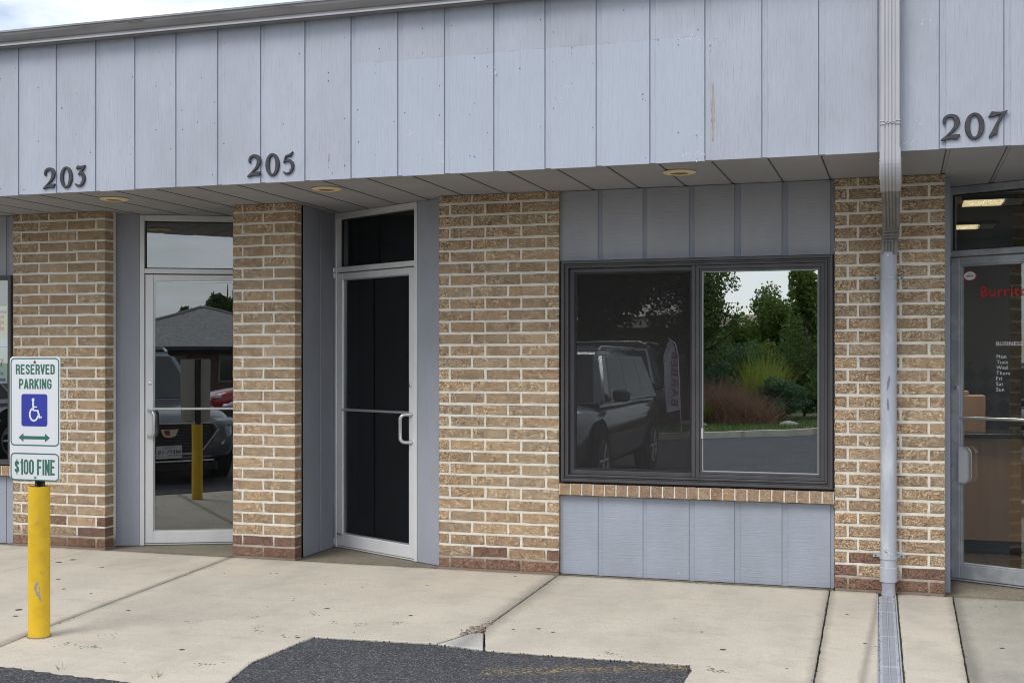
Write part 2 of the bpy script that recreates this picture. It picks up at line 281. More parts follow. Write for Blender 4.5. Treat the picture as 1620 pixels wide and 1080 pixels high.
# ------------------------------------------------------------ object helpers
def tag(o, label=None, cat=None, group=None, kind=None):
    if label: o['label'] = label
    if cat: o['category'] = cat
    if group: o['group'] = group
    if kind: o['kind'] = kind
    return o
def empty(name, loc, rz=0, label=None, cat=None, group=None, parent=None):
    o = bpy.data.objects.new(name, None); COL.objects.link(o); o.location = loc; o.rotation_euler = (0, 0, rz); o.empty_display_size = .1
    if parent: o.parent = parent
    return tag(o, label, cat, group)
def origin(p):
    v = Vector((0, 0, 0))
    while p is not None: v += p.location; p = p.parent
    return v
class MB:
    def __init__(s): s.v = []; s.f = []
    def add(s, v, f):
        n = len(s.v); s.v += [tuple(p) for p in v]; s.f += [tuple(i+n for i in q) for q in f]; return s
    def box(s, x0, x1, y0, y1, z0, z1, bev=0):
        if bev <= 0:
            return s.add([(x0, y0, z0), (x1, y0, z0), (x1, y1, z0), (x0, y1, z0), (x0, y0, z1), (x1, y0, z1), (x1, y1, z1), (x0, y1, z1)],
                         [(3, 2, 1, 0), (4, 5, 6, 7), (0, 1, 5, 4), (1, 2, 6, 5), (2, 3, 7, 6), (3, 0, 4, 7)])
        bm = bmesh.new(); bmesh.ops.create_cube(bm, size=1)
        for v in bm.verts: v.co = Vector(((x0+x1)/2+v.co.x*(x1-x0), (y0+y1)/2+v.co.y*(y1-y0), (z0+z1)/2+v.co.z*(z1-z0)))
        bmesh.ops.bevel(bm, geom=list(bm.edges), offset=bev, segments=1, affect='EDGES')
        return s.bm(bm)
    def bm(s, bm):
        bm.verts.index_update(); s.add([v.co[:] for v in bm.verts], [[v.index for v in f.verts] for f in bm.faces]); bm.free(); return s
    def prism(s, poly, a, b, axis='y'):
        """poly in the plane across axis, extruded from a to b"""
        def P(p, t): return {'y': (p[0], t, p[1]), 'z': (p[0], p[1], t), 'x': (t, p[0], p[1])}[axis]
        n = len(poly); v = [P(p, a) for p in poly]+[P(p, b) for p in poly]
        f = [tuple(range(n)), tuple(range(2*n-1, n-1, -1))]+[(i, i+n, (i+1) % n+n, (i+1) % n) for i in range(n)]
        return s.add(v, f)
    def ribbon(s, pts, w, a, b, axis='y', closed=False):
        n = len(pts); out = []; inn = []
        for i in range(n):
            p0 = Vector(pts[i-1] if (i > 0 or closed) else pts[i]); p1 = Vector(pts[(i+1) % n] if (i < n-1 or closed) else pts[i])
            d = (p1-p0).normalized(); nn = Vector((-d.y, d.x)); p = Vector(pts[i]); out.append(p+nn*w/2); inn.append(p-nn*w/2)
        rng = range(n if closed else n-1)
        def P(p, t): return {'y': (p[0], t, p[1]), 'z': (p[0], p[1], t), 'x': (t, p[0], p[1])}[axis]
        v = [P(p, a) for p in out]+[P(p, a) for p in inn]+[P(p, b) for p in out]+[P(p, b) for p in inn]; f = []
        for i in rng:
            j = (i+1) % n
            f += [(i, j, j+n, i+n), (i+2*n, i+3*n, j+3*n, j+2*n), (i, i+2*n, j+2*n, j), (i+n, j+n, j+3*n, i+3*n)]
        if not closed: f += [(0, n, 3*n, 2*n), (n-1, 3*n-1, 4*n-1, 2*n-1)]
        return s.add(v, f)
    def tube(s, pts, r, seg=14, cap=True):
        pts = [Vector(p) for p in pts]; n = len(pts); rr = r if isinstance(r, (list, tuple)) else [r]*n
        d0 = (pts[1]-pts[0]).normalized(); up = Vector((0, 0, 1)) if abs(d0.z) < .9 else Vector((1, 0, 0)); u = d0.cross(up).normalized(); base = len(s.v)
        for i, p in enumerate(pts):
            d = ((pts[min(i+1, n-1)]-p).normalized()+(p-pts[max(i-1, 0)]).normalized()).normalized()
            u = (u-d*u.dot(d)).normalized(); w = d.cross(u)
            for k in range(seg):
                a = 2*math.pi*k/seg; s.v.append(tuple(p+(u*math.cos(a)+w*math.sin(a))*rr[i]))
        for i in range(n-1):
            for k in range(seg):
                k2 = (k+1) % seg; s.f.append((base+i*seg+k, base+i*seg+k2, base+(i+1)*seg+k2, base+(i+1)*seg+k))
        if cap: s.f.append(tuple(base+k for k in reversed(range(seg)))); s.f.append(tuple(base+(n-1)*seg+k for k in range(seg)))
        return s
    def sweep(s, prof, path, cap=True):
        """prof: list of (u=x offset, v=offset along path normal); path in the YZ plane, list of (x,y,z)"""
        n = len(path); m = len(prof); base = len(s.v); P = [Vector(p) for p in path]
        for i, p in enumerate(P):
            d = ((P[min(i+1, n-1)]-p).normalized()+(p-P[max(i-1, 0)]).normalized()).normalized(); nn = Vector((0, -d.z, d.y))
            for (u, v) in prof: s.v.append(tuple(p+Vector((u, 0, 0))+nn*v))
        for i in range(n-1):
            for k in range(m): k2 = (k+1) % m; s.f.append((base+i*m+k, base+i*m+k2, base+(i+1)*m+k2, base+(i+1)*m+k))
        if cap: s.f.append(tuple(base+k for k in reversed(range(m)))); s.f.append(tuple(base+(n-1)*m+k for k in range(m)))
        return s
    def lathe(s, prof, c=(0, 0, 0), seg=32, axis='z'):
        base = len(s.v); m = len(prof)
        for k in range(seg):
            a = 2*math.pi*k/seg
            for (r, z) in prof:
                p = {'z': (r*math.cos(a), r*math.sin(a), z), 'x': (z, r*math.cos(a), r*math.sin(a)), 'y': (r*math.cos(a), z, r*math.sin(a))}[axis]
                s.v.append((p[0]+c[0], p[1]+c[1], p[2]+c[2]))
        for k in range(seg):
            k2 = (k+1) % seg
            for i in range(m-1): s.f.append((base+k*m+i, base+k2*m+i, base+k2*m+i+1, base+k*m+i+1))
        return s
    def ring(s, x0, x1, z0, z1, w, y0, y1):
        """mitred rectangular frame, front at y0, back at y1, width w inwards"""
        o = [(x0, z0), (x1, z0), (x1, z1), (x0, z1)]; i = [(x0+w, z0+w), (x1-w, z0+w), (x1-w, z1-w), (x0+w, z1-w)]
        b = min(.003, w*.2)
        v = [(p[0], y0+b, p[1]) for p in o]+[(p[0]+(b if k in (0, 3) else -b), y0, p[1]+(b if k < 2 else -b)) for k, p in enumerate(o)]
        v += [(p[0]-(b if k in (0, 3) else -b), y0, p[1]-(b if k < 2 else -b)) for k, p in enumerate(i)]+[(p[0], y0+b, p[1]) for p in i]
        v += [(p[0], y1, p[1]) for p in i]+[(p[0], y1, p[1]) for p in o]
        f = []
        for a in range(5):
            for k in range(4): k2 = (k+1) % 4; f.append((a*4+k, a*4+k2, a*4+4+k2, a*4+4+k))
        for k in range(4): k2 = (k+1) % 4; f.append((20+k, 20+k2, k2, k))
        return s.add(v, f)
    def build(s, name, m, parent=None, label=None, kind=None, smooth=False, local=False, rec=True):
        me = bpy.data.meshes.new(name); off = Vector((0, 0, 0)) if local else origin(parent)
        vs = np.array(s.v, dtype=float)-np.array(off)
        me.from_pydata([tuple(p) for p in vs], [], s.f); me.materials.append(m)
        if rec:
            bm = bmesh.new(); bm.from_mesh(me); bmesh.ops.recalc_face_normals(bm, faces=bm.faces); bm.to_mesh(me); bm.free()
        if smooth: me.polygons.foreach_set('use_smooth', [True]*len(me.polygons)); me.set_sharp_from_angle(angle=R(38))
        me.update(); o = bpy.data.objects.new(name, me); COL.objects.link(o)
        if parent: o.parent = parent
        return tag(o, label, None, None, kind)
def arc(cx, cz, r, a0, a1, n=12, rz=None): return [(cx+r*math.cos(R(a0+(a1-a0)*i/n)), cz+(rz or r)*math.sin(R(a0+(a1-a0)*i/n))) for i in range(n+1)]
def rrect(x0, x1, z0, z1, r, n=5):
    return arc(x1-r, z1-r, r, 0, 90, n)+arc(x0+r, z1-r, r, 90, 180, n)+arc(x0+r, z0+r, r, 180, 270, n)+arc(x1-r, z0+r, r, 270, 360, n)
_fc = {}
def text(name, body, m, parent, x, z, y, height, width=None, ex=.0006, bold=0., local=True, rz=0, mirror=False, align='l'):
    """flat lettering in an XZ plane facing -Y; x,z = lower-left (or centre) corner; height = cap height"""
    cu = bpy.data.curves.new(name, 'FONT'); cu.body = body; cu.size = 1; cu.extrude = 0; cu.offset = bold; cu.space_character = 1.10; cu.resolution_u = 4
    t = bpy.data.objects.new('tmp', cu); COL.objects.link(t); dg = bpy.context.evaluated_depsgraph_get(); dg.update()
    me0 = bpy.data.meshes.new_from_object(t.evaluated_get(dg)); bpy.data.objects.remove(t); bpy.data.curves.remove(cu)
    v = np.array([p.co[:] for p in me0.vertices]); f = [tuple(p.vertices) for p in me0.polygons]; bpy.data.meshes.remove(me0)
    v[:, 0] -= v[:, 0].min(); ymin = v[:, 1].min() if body not in ('$100 FINE',) else v[:, 1].min(); v[:, 1] -= 0 if any(c in body for c in 'gy,') else 0
    k = height/.70; sx = k if width is None else width/v[:, 0].max()
    w = v[:, 0].max()*sx
    if align == 'c': x = x-w/2
    mb = MB(); P = [(x+a[0]*sx, y-ex, z+a[1]*k) for a in v]; mb.add(P, f)
    me = bpy.data.meshes.new(name); me.from_pydata(P, [], f); me.materials.append(m); me.update()
    o = bpy.data.objects.new(name, me); COL.objects.link(o); o.parent = parent
    if not local:
        off = origin(parent); me.transform(Matrix.Translation(-off))
    return o

def _glyphs():
    L_, R_, B_, T_ = .085, .395, .085, .915; M_ = .5
    top = lambda x0, x1, y0, y1: [(x1+0*0, y0)]
    def oval(x0, x1, y0, y1, a0, a1, n=10):
        r = (x1-x0)/2; cx = (x0+x1)/2; out = []
        for i in range(n+1):
            a = R(a0+(a1-a0)*i/n); out.append((cx+r*math.cos(a), ((y1-r) if math.sin(a) > 0 else (y0+r))+r*math.sin(a)))
        return out
    bowl = lambda y0, y1: [(L_, y1), (.24, y1), (.33, y1-.03), (R_, y1-.11), (R_, y0+.11), (.33, y0+.03), (.24, y0), (L_, y0)]
    g_ = {'I': [[(.085, 0), (.085, 1)]], 'E': [[(L_, 0), (L_, 1)], [(L_, T_), (.44, T_)], [(L_, .52), (.40, .52)], [(L_, B_), (.44, B_)]],
          'F': [[(L_, 0), (L_, 1)], [(L_, T_), (.44, T_)], [(L_, .50), (.39, .50)]], 'P': [[(L_, 0), (L_, 1)], bowl(.44, T_)],
          'R': [[(L_, 0), (L_, 1)], bowl(.48, T_), [(.24, .48), (.33, .44), (R_, .34), (R_, 0)]], 'D': [[(L_, 0), (L_, 1)], bowl(B_, T_)],
          'N': [[(L_, 0), (L_, 1)], [(R_, 0), (R_, 1)], [(L_+.0, .97), (R_, .03)]], 'K': [[(L_, 0), (L_, 1)], [(.42, 1), (L_+.02, .42)], [(.20, .58), (.42, 0)]],
          'A': [[(.06, 0), (.24, .98)], [(.24, .98), (.42, 0)], [(.12, .25), (.36, .25)]], 'V': [[(.06, 1), (.24, .02)], [(.24, .02), (.42, 1)]],
          'S': [[(R_, .70), (R_, .80), (.33, .89), (.24, T_), (.15, .89), (L_, .80), (L_, .68), (.15, .58), (.33, .44), (R_, .32), (R_, .20), (.33, .11), (.24, B_), (.15, .11), (L_, .20), (L_, .31)]],
          'G': [[(R_, .66), (R_, .80), (.33, .89), (.24, T_), (.15, .89), (L_, .80), (L_, .20), (.15, .11), (.24, B_), (.33, .11), (R_, .20), (R_, .48)], [(.24, .46), (.47, .46)]],
          '0': [[(L_, .5), (L_, .20), (.15, .11), (.24, B_), (.33, .11), (R_, .20), (R_, .80), (.33, .89), (.24, T_), (.15, .89), (L_, .80), (L_, .5)]],
          '1': [[(.20, 0), (.20, 1)], [(.04, .76), (.18, .82)]], '7': [[(.03, T_), (.44, T_)], [(.40, .90), (.20, .45), (.16, 0)]]}
    g_['$'] = [[(x*.9, .12+.76*y) for x, y in g_['S'][0]], [(.216, 0), (.216, 1)]]
    return g_
GLY = _glyphs()
def block(body, m, parent, x, z, y, height, width, st=.17, align='c', name='lettering'):
    """condensed sign-painter capitals built from strokes, facing -Y"""
    adv = lambda ch: {'I': .17, ' ': .20, '1': .29}.get(ch, .48)+.07
    tot = sum(adv(c) for c in body)-.07; sx = width/tot; x0 = x-width/2 if align == 'c' else x; mb = MB(); i = 0
    for ch in body:
        for stroke in GLY.get(ch, []):
            w_ = st*(sx+height)/2*.98 if ch != '$' or len(stroke) > 2 else st*.4*height
            mb.ribbon([(x0+p[0]*sx, z+p[1]*height) for p in stroke], w_, y-.0008-.00004*i, y-.0001, 'y'); i = (i+1) % 5
        x0 += adv(ch)*sx
    return mb.build(name, m, parent)

# ------------------------------------------------------------ ground
LOT = MB().box(-70, 70, -75, -2.1, -.3, -.010).build('parking_lot', ASPH, kind='structure')
MB().box(-70, 70, -2.1, .6, -.3, -.045).build('ground_base', DIRT, kind='structure')
MB().box(-900, 900, -75, 1500, -.6, -.31).build('earth', mat('earth', (.12, .12, .06), .95), kind='structure')
MB().box(-900, 900, -1200, -75, -.6, -.05).build('field', GRASS, kind='structure')
walk = empty('sidewalk', (0, 0, 0)); walk['kind'] = 'structure'
def slab(poly, m, z=0., label=None, th=.06, par=walk, name='concrete_slab'):
    # ragged, slightly eased edges
    pts = []
    for i, p in enumerate(poly):
        q = poly[(i+1) % len(poly)]; d = math.dist(p, q); n = max(1, int(d/.035))
        for k in range(n):
            t = k/n; j = .0018 if k else 0
            pts.append((p[0]+(q[0]-p[0])*t+random.uniform(-j, j), p[1]+(q[1]-p[1])*t+random.uniform(-j, j)))
    c = Vector((sum(p[0] for p in pts)/len(pts), sum(p[1] for p in pts)/len(pts)))
    n = len(pts); ar = sum(pts[i][0]*pts[(i+1) % n][1]-pts[(i+1) % n][0]*pts[i][1] for i in range(n))
    if ar < 0: pts = pts[::-1]
    inn = []
    for i in range(n):
        a = Vector(pts[i-1]); b = Vector(pts[(i+1) % n]); d = (b-a).normalized(); inn.append(Vector(pts[i])+Vector((-d.y, d.x))*.006)
    v = [(p[0], p[1], z-th) for p in pts]+[(p[0], p[1], z-.004) for p in pts]+[(p[0], p[1], z) for p in inn]
    f = [(i, (i+1) % n, (i+1) % n+n, i+n) for i in range(n)]+[(i+n, (i+1) % n+n, (i+1) % n+2*n, i+2*n) for i in range(n)]+[tuple(range(2*n, 3*n))]
    return MB().add(v, f).build(name, m, par, label, rec=False)
g = .0045
slab([(-9.4, 0), (-5.99, 0), (-5.96, -.9), (-6.1, -3.3), (-9.4, -3.3)], CONC)
slab([(-5.985, 0), (-4.775-g, 0), (-4.493-g, -2.417), (-4.408-g, -2.893), (-4.36-g, -3.3), (-6.095, -3.3), (-5.955, -.9)], CONC)
slab([(-4.775+g, 0), (-2.241-g, 0), (-2.181-g, -1.72), (-2.215, -1.85), (-2.30, -2.14), (-2.98, -2.19), (-3.02, -2.77), (-2.93, -3.17), (-2.95, -3.3), (-4.36+g, -3.3), (-4.408+g, -2.893), (-4.493+g, -2.417)], CONC)
slab([(-2.196, -1.86), (-2.142, -1.85), (-2.025, -2.20), (-2.285, -2.155)], CONC_PATCH, .001, 'pale triangular patch of newer concrete')
slab([(-2.241+g, 0), (-.433-g, 0), (-.378-g, -2.36), (-.36-g, -3.3), (-.945, -3.3), (-.945, -2.3), (-.975, -2.185), (-2.01, -2.20), (-2.135, -1.84), (-2.181+g, -1.70)], CONC)
slab([(-.433+g, 0), (-.138, 0), (-.098, -2.25), (-.078, -3.3), (-.36+g, -3.3), (-.378+g, -2.36)], CONC)
slab([(-.020, 0), (.31-g, 0), (.296-g, -2.146), (.29-g, -3.3), (.038, -3.3), (.020, -2.25)], CONC)
slab([(.31+g, 0), (1.9, 0), (1.9, -3.3), (.29+g, -3.3), (.296+g, -2.146)], CONC2)
slab([(1.91, 0), (5, 0), (5, -3.3), (1.91, -3.3)], CONC2)
# recess floors (weathered), a hair lower, joint at the pillar line
for a, b in ((-5.95, -4.70), (-4.30, -3.05), (.25, 1.25)):
    slab([(a, .012), (b, .012), (b, 1.2), (a, 1.2)], CONC_REC, -.004, None if a != .27 else 'exposed-aggregate doorway floor', name='doorway_floor')
slab([(-2.23, .012), (-.41, .012), (-.41, .2), (-2.23, .2)], CONC_REC, .004, name='wall_footing')
slab([(-9.4, .012), (-6.76, .012), (-6.76, .2), (-9.4, .2)], CONC_REC, .004, name='wall_footing')
# rubble in the broken joint corner, moss along drain, joint edges
mb = MB()
for k in range(70):
    t = random.random(); cx = -2.19-t*.04+random.gauss(0, .022); cy = -1.62-.27*t+random.gauss(0, .03); r = random.uniform(.004, .013)
    mb.box(cx-r, cx+r, cy-r*.8, cy+r*.8, -.03, random.uniform(.0, .006), .002)
mb.build('joint_rubble', mat('rubble', (.16, .115, .08), .95, var=((.36, .32, .27), (1, 1, 1), 40, .45, .6)), walk, kind='stuff')
mb = MB()
for k in range(800):
    y = -random.random()**1.2*3.2; side = random.random() < .75
    x0 = (-.026+(-y)*.0178) if side else (-.134+(-y)*.0178); cx = x0+random.gauss(0, .003); r = random.uniform(.0012, .0036)
    mb.box(cx-r, cx+r, y-r*1.6, y+r*1.6, -.02, random.uniform(-.004, .0012))
mb.build('moss', MOSS, walk, kind='stuff')
# dirt and grit along the wall foot and joints
mb = MB()
for k in range(700):
    if random.random() < .85: x = random.uniform(-6.75, .3); y = -abs(random.gauss(0, .012))
    else:
        j = random.choice([((-4.775, 0), (-4.41, -2.89)), ((-2.241, 0), (-2.181, -1.68)), ((-.433, 0), (-.378, -2.36)), ((.31, 0), (.296, -2.146))]); t = random.random()
        x = j[0][0]+(j[1][0]-j[0][0])*t+random.gauss(0, .008); y = j[0][1]+(j[1][1]-j[0][1])*t
    r = random.uniform(.0010, .0032); mb.box(x-r, x+r, y-r, y+r, -.004, r*.7)
mb.build('grit', DIRT, walk, kind='stuff')
def blob(mb, x, y, rx, ry, z=.0012, n=11):
    a0 = random.random()*6; pts = [(x+rx*random.uniform(.7, 1.2)*math.cos(a0+2*math.pi*i/n), y+ry*random.uniform(.7, 1.2)*math.sin(a0+2*math.pi*i/n)) for i in range(n)]
    mb.add([(p[0], p[1], z) for p in pts]+[(p[0], p[1], -.002) for p in pts], [tuple(range(n))]+[(i, i+n, (i+1) % n+n, (i+1) % n) for i in range(n)])
mb = MB()
for px, py, w in ((93, 889, 14), (115, 885, 15), (161, 897, 8), (92, 916, 8), (101, 931, 9), (30, 964, 14), (25, 974, 10), (144, 938, 5), (428, 907, 6), (438, 906, 6), (514, 924, 4), (517, 962, 9), (203, 965, 8),
                  (355, 906, 5), (471, 1008, 8), (288, 1027, 9), (573, 928, 5), (676, 925, 5), (650, 973, 8), (852, 994, 8), (875, 1000, 7), (812, 995, 6), (815, 911, 6), (1143, 1027, 10), (1340, 971, 6), (1368, 1017, 6), (1110, 999, 5), (1067, 978, 4), (1586, 1025, 8), (1575, 958, 5), (1552, 960, 3), (1385, 1022, 3),
                  (1245, 1057, 4), (197, 1047, 3), (560, 1000, 3)):
    x, y = G(px, py); s = w*.0034/2; blob(mb, x, y, s, s*.9)
mb.build('gum_spot', mat('gum', (.055, .052, .05), .8), walk, kind='stuff')
mb = MB()
for px, py, n, w in ((105, 1018, 34, 17), (142, 1023, 40, 16), (175, 1004, 12, 30), (400, 977, 20, 9), (400, 990, 14, 9), (410, 998, 24, 12), (496, 970, 20, 7), (305, 983, 14, 14), (465, 948, 14, 7), (565, 987, 22, 10), (630, 985, 20, 9), (960, 1033, 22, 10), (1125, 1058, 34, 10), (1140, 1062, 24, 8), (325, 1050, 22, 24), (800, 983, 14, 12), (460, 1005, 12, 14), (960, 1036, 10, 20), (527, 984, 16, 9)):
    for k in range(int(n*.6)):
        x, y = G(px+random.gauss(0, w*.6), py+random.gauss(0, 1.8)); r = random.uniform(.002, .006); blob(mb, x, y, r*1.3, r, .0011, 6)
mb.build('scuff_mark', mat('scuff', (.19, .18, .165), .9), walk, kind='stuff')
mb = MB()
for k in range(22):
    px, py = random.choice([(325, 965), (463, 1014), (485, 1001), (790, 1050), (820, 1048), (555, 1034), (300, 990), (960, 991), (415, 945), (640, 1070), (672, 1058), (1410, 948), (700, 1010), (855, 931), (1238, 930)]); x, y = G(px+random.gauss(0, 12), py+random.gauss(0, 5))
    r = random.uniform(.0015, .0042); z = .002 if y > -2.15 or x < -3.05 or x > -.9 else -.008; blob(mb, x, y, r*1.4, r*.5, z, 6)
mb.build('fallen_leaf_scrap', mat('leaf_scrap', (.30, .15, .08), .9), walk, kind='stuff')
mb = MB()
for px, py in ((97, 1065), (249, 1075), (246, 1078)):
    x, y = G(px, py, -.02)
    for k in range(14): a = random.random()*6.28; l = random.uniform(.02, .05); mb.add([(x, y, -.02), (x+.004, y, -.02), (x+math.cos(a)*l*.7, y+math.sin(a)*l*.7, -.02+l)], [(0, 1, 2)])
mb.build('weed', mat('weed', (.12, .17, .04), .8), walk, kind='stuff', rec=False)
# crumbs of asphalt along the notch
mb = MB(); ed = [(-2.93, -3.17), (-3.02, -2.77), (-2.98, -2.19), (-2.30, -2.14), (-2.01, -2.20), (-.975, -2.185), (-.945, -2.3), (-.945, -3.2)]
for k in range(260):
    i = random.choice([0, 1, 2, 3, 3, 4, 4, 4, 5, 6]); t = random.random(); x = ed[i][0]+(ed[i+1][0]-ed[i][0])*t+random.gauss(0, .005); y = ed[i][1]+(ed[i+1][1]-ed[i][1])*t-abs(random.gauss(0, .012)); r = random.uniform(.001, .0026)
    mb.box(x-r, x+r, y-r, y+r, -.012, random.uniform(-.006, .001), r*.3)
mb.build('asphalt_crumb', ASPH, walk, kind='stuff')
# left asphalt edge: asphalt laps the slab edge
pts = [(-9.4, -3.2), (-5.2, -3.2), (-4.6, -3.22), (-4.107, -3.247), (-3.75, -3.285), (-3.357, -3.31), (-2.9, -3.36), (-2.9, -3.6), (-9.4, -3.6)]
mb = MB(); q = []
for i in range(6):
    for k in range(14): t = k/14; q.append((pts[i][0]+(pts[i+1][0]-pts[i][0])*t, pts[i][1]+(pts[i+1][1]-pts[i][1])*t+random.uniform(-.012, .012)))
q += [pts[6], pts[7], pts[8]]
mb.prism(q, -.03, .006, 'z'); mb.build('asphalt_edge', ASPH, walk, kind='stuff')

# ------------------------------------------------------------ building
B = empty('commercial_building', (-3, 0, 0), 0, 'one-storey commercial building with blue-grey board siding and brick piers', 'building')
OFF = origin(B)
SF = 2.632
# core: dark interior shell
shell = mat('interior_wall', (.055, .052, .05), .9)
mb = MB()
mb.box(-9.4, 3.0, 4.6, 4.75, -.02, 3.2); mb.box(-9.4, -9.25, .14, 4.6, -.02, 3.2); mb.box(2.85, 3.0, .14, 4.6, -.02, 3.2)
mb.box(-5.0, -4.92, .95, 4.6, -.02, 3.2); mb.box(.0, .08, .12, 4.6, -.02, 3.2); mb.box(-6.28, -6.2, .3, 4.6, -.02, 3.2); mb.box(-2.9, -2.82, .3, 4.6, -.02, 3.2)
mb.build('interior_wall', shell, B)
MB().box(-9.4, 3.0, 1.02, 4.6, 2.66, 2.74).build('interior_ceiling', mat('ceiling', (.12, .118, .11), .9), B)
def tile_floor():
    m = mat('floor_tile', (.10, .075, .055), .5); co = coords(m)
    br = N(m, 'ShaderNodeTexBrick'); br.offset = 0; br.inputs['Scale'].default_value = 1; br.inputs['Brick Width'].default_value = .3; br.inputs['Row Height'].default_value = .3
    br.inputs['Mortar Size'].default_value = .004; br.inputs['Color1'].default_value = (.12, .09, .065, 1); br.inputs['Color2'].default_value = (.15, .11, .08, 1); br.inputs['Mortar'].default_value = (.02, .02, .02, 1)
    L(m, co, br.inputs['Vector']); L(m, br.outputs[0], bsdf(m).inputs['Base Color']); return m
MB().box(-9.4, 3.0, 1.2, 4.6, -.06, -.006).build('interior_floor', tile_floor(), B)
# blind wall above / behind facade
mb = MB(); mb.box(-9.4, 3, -.9, 4.75, 3.2, 3.5)
mb.build('roof_deck', shell, B)
# roof with shingles (low slope)
rf = mat('shingle', (.14, .125, .11), .95, bump=((1, 1, 1), 60, 1, .01), var=((.22, .20, .18), (1, 3, 1), 8, .4, .6))
mb = MB(); mb.prism([(-1.02, 3.705), (6.0, 5.85), (6.0, 5.80), (-1.02, 3.66)], -9.45, 3.05, 'x'); roof = mb.build('roof', rf, B)
mb = MB(); x = -9.4
while x < 3:
    w = random.uniform(.10, .3); mb.box(x, x+w-.006, -1.075+random.uniform(-.008, .01), -.9, 3.722+random.uniform(0, .006), 3.735+random.uniform(0, .012)); x += w
mb.build('shingle_edge', rf, roof, kind='stuff')

# fascia: grooved siding in strips
fas = empty('fascia', (-3, -.95, SF), parent=B); fas.location = Vector((-3, -.95, SF))-OFF
GX = [-5.908, -5.591, -5.27, -4.957, -4.636, -4.317, -3.997, -3.675, -3.348, -3.025, -2.71, -2.386, -2.058, -1.739, -1.413, -1.088, -.761, -.444, -.121, .202, .533]
while GX[0] > -9.2: GX.insert(0, GX[0]-.322)
while GX[-1] < 2.8: GX.append(GX[-1]+.328)
MB().box(-9.4, 3, -.9450, -.90, SF+.002, 3.70).build('groove_backing', SIDING, fas)
for a, b in zip(GX[:-1], GX[1:]):
    gw = .036+random.uniform(-.002, .002)
    MB().box(a+gw, b-.002, -.952+random.uniform(-.0006, .0006), -.9440, SF-.003+random.uniform(-.002, .002), 3.70, .0014).build('siding_board', SIDING, fas)
for a in GX[1:-1]:   # narrow lap strip at the left of each groove
    MB().box(a-.0008, a+.0030, -.9462, -.9451, SF, 3.70).build('lap_gap', LAPGAP, fas)
# nail heads and holes
mb = MB()
for k in range(130):
    a = random.choice(GX[8:26]); x = a+random.choice([.05, .055, .285, .30, .17, .17, .2]); z = random.uniform(2.68, 3.6) if random.random() < .5 else random.choice([2.70, 3.02, 3.34, 3.55])+random.gauss(0, .02); r = random.uniform(.0014, .0042)
    mb.lathe([(0, -.0012), (r, -.0012), (r, 0)], (x, -.9525, z), 7, 'y')
mb.build('nail_head', NAILM, fas, kind='stuff')
# peeling strip of bare wood
def ragged(cx, z0, z1, w, n=26, lean=0.):
    l = []; r = []
    for i in range(n+1):
        t = i/n; z = z0+(z1-z0)*t; ww = w*(.25+.75*math.sin(math.pi*min(1, t*1.05))**.5)*random.uniform(.45, 1.1); l.append((cx+lean*t-ww/2+random.uniform(-.002, .002), z)); r.append((cx+lean*t+ww/2, z))
    return l+r[::-1]
bare = mat('bare_wood', (.46, .39, .33), .9, bump=((60, 60, 3), 1.5, .8, .002), var=((.30, .25, .21), (60, 60, 4), 1.5, .4, .6))
MB().prism(ragged(-1.041, 2.74, 3.09, .020), -.9536, -.95, 'y').build('bare_wood_patch', bare, fas)
MB().prism(ragged(-3.502, 2.745, 2.80, .012, 9), -.9536, -.95, 'y').build('bare_wood_patch', bare, fas)
flake = mat('paint_flake', (.66, .68, .70), .8)
mb = MB()
for px, py in ((1090, 62), (1075, 63), (1104, 60), (700, 255), (716, 250), (652, 210), (697, 228), (1096, 215), (1437, 223), (1432, 220), (1457, 195), (1463, 28), (893, 135), (880, 160), (1085, 245), (1100, 248), (1110, 246), (776, 120), (780, 112), (1126, 75), (1128, 62)):
    for k in range(7):
        x, z = onY(px+random.gauss(0, 4), py+random.gauss(0, 4), -.952); r = random.uniform(.0015, .006); n = 6
        mb.prism([(x+r*.7*random.uniform(.6, 1.2)*math.cos(i*math.pi/3), z+r*1.3*random.uniform(.6, 1.2)*math.sin(i*math.pi/3)) for i in range(6)], -.9532, -.951, 'y')
mb.build('paint_flake', flake, fas, kind='stuff')

# soffit strips
sof = empty('soffit', (0, 0, 0), parent=B); sof.location = Vector((-3, -.4, SF))-OFF
SX = [.55, .235, -.10, -.437, -.736, -1.06]
while SX[-1] > -9.3: SX.append(SX[-1]-.315)
SX = sorted(SX)
while SX[-1] < 2.9: SX.append(SX[-1]+.315)
MB().box(-9.4, 3, -.94, 1.02, SF+.0045, SF+.03).build('soffit_backing', SOFFIT, sof)
for a, b in zip(SX[:-1], SX[1:]):
    MB().box(a+.026, b, -.9385, 1.02, SF, SF+.0044, .0012).build('soffit_board', SOFFIT, sof)
    MB().box(a+.0005, a+.0085, -.9385, 1.02, SF+.0022, SF+.0043).build('seam', GROOVE, sof)

# gutter
gut = MB(); prof = [(-.953, 3.662), (-1.028, 3.662), (-1.034, 3.672), (-1.034, 3.684), (-1.046, 3.690), (-1.062, 3.703), (-1.074, 3.722), (-1.078, 3.738), (-1.086, 3.740), (-1.086, 3.752), (-1.074, 3.752), (-1.06, 3.742), (-.96, 3.735)]
gut.prism(prof, -9.45, 3.05, 'x'); gt = gut.build('gutter', GUTTER, B)
MB().prism([(-1.029, 3.6605), (-1.038, 3.6605), (-1.038, 3.671), (-1.029, 3.671)], -9.45, 3.05, 'x').build('gutter_lip', mat('gutter_lip', (.46, .45, .46), .4, metal=.2), gt)

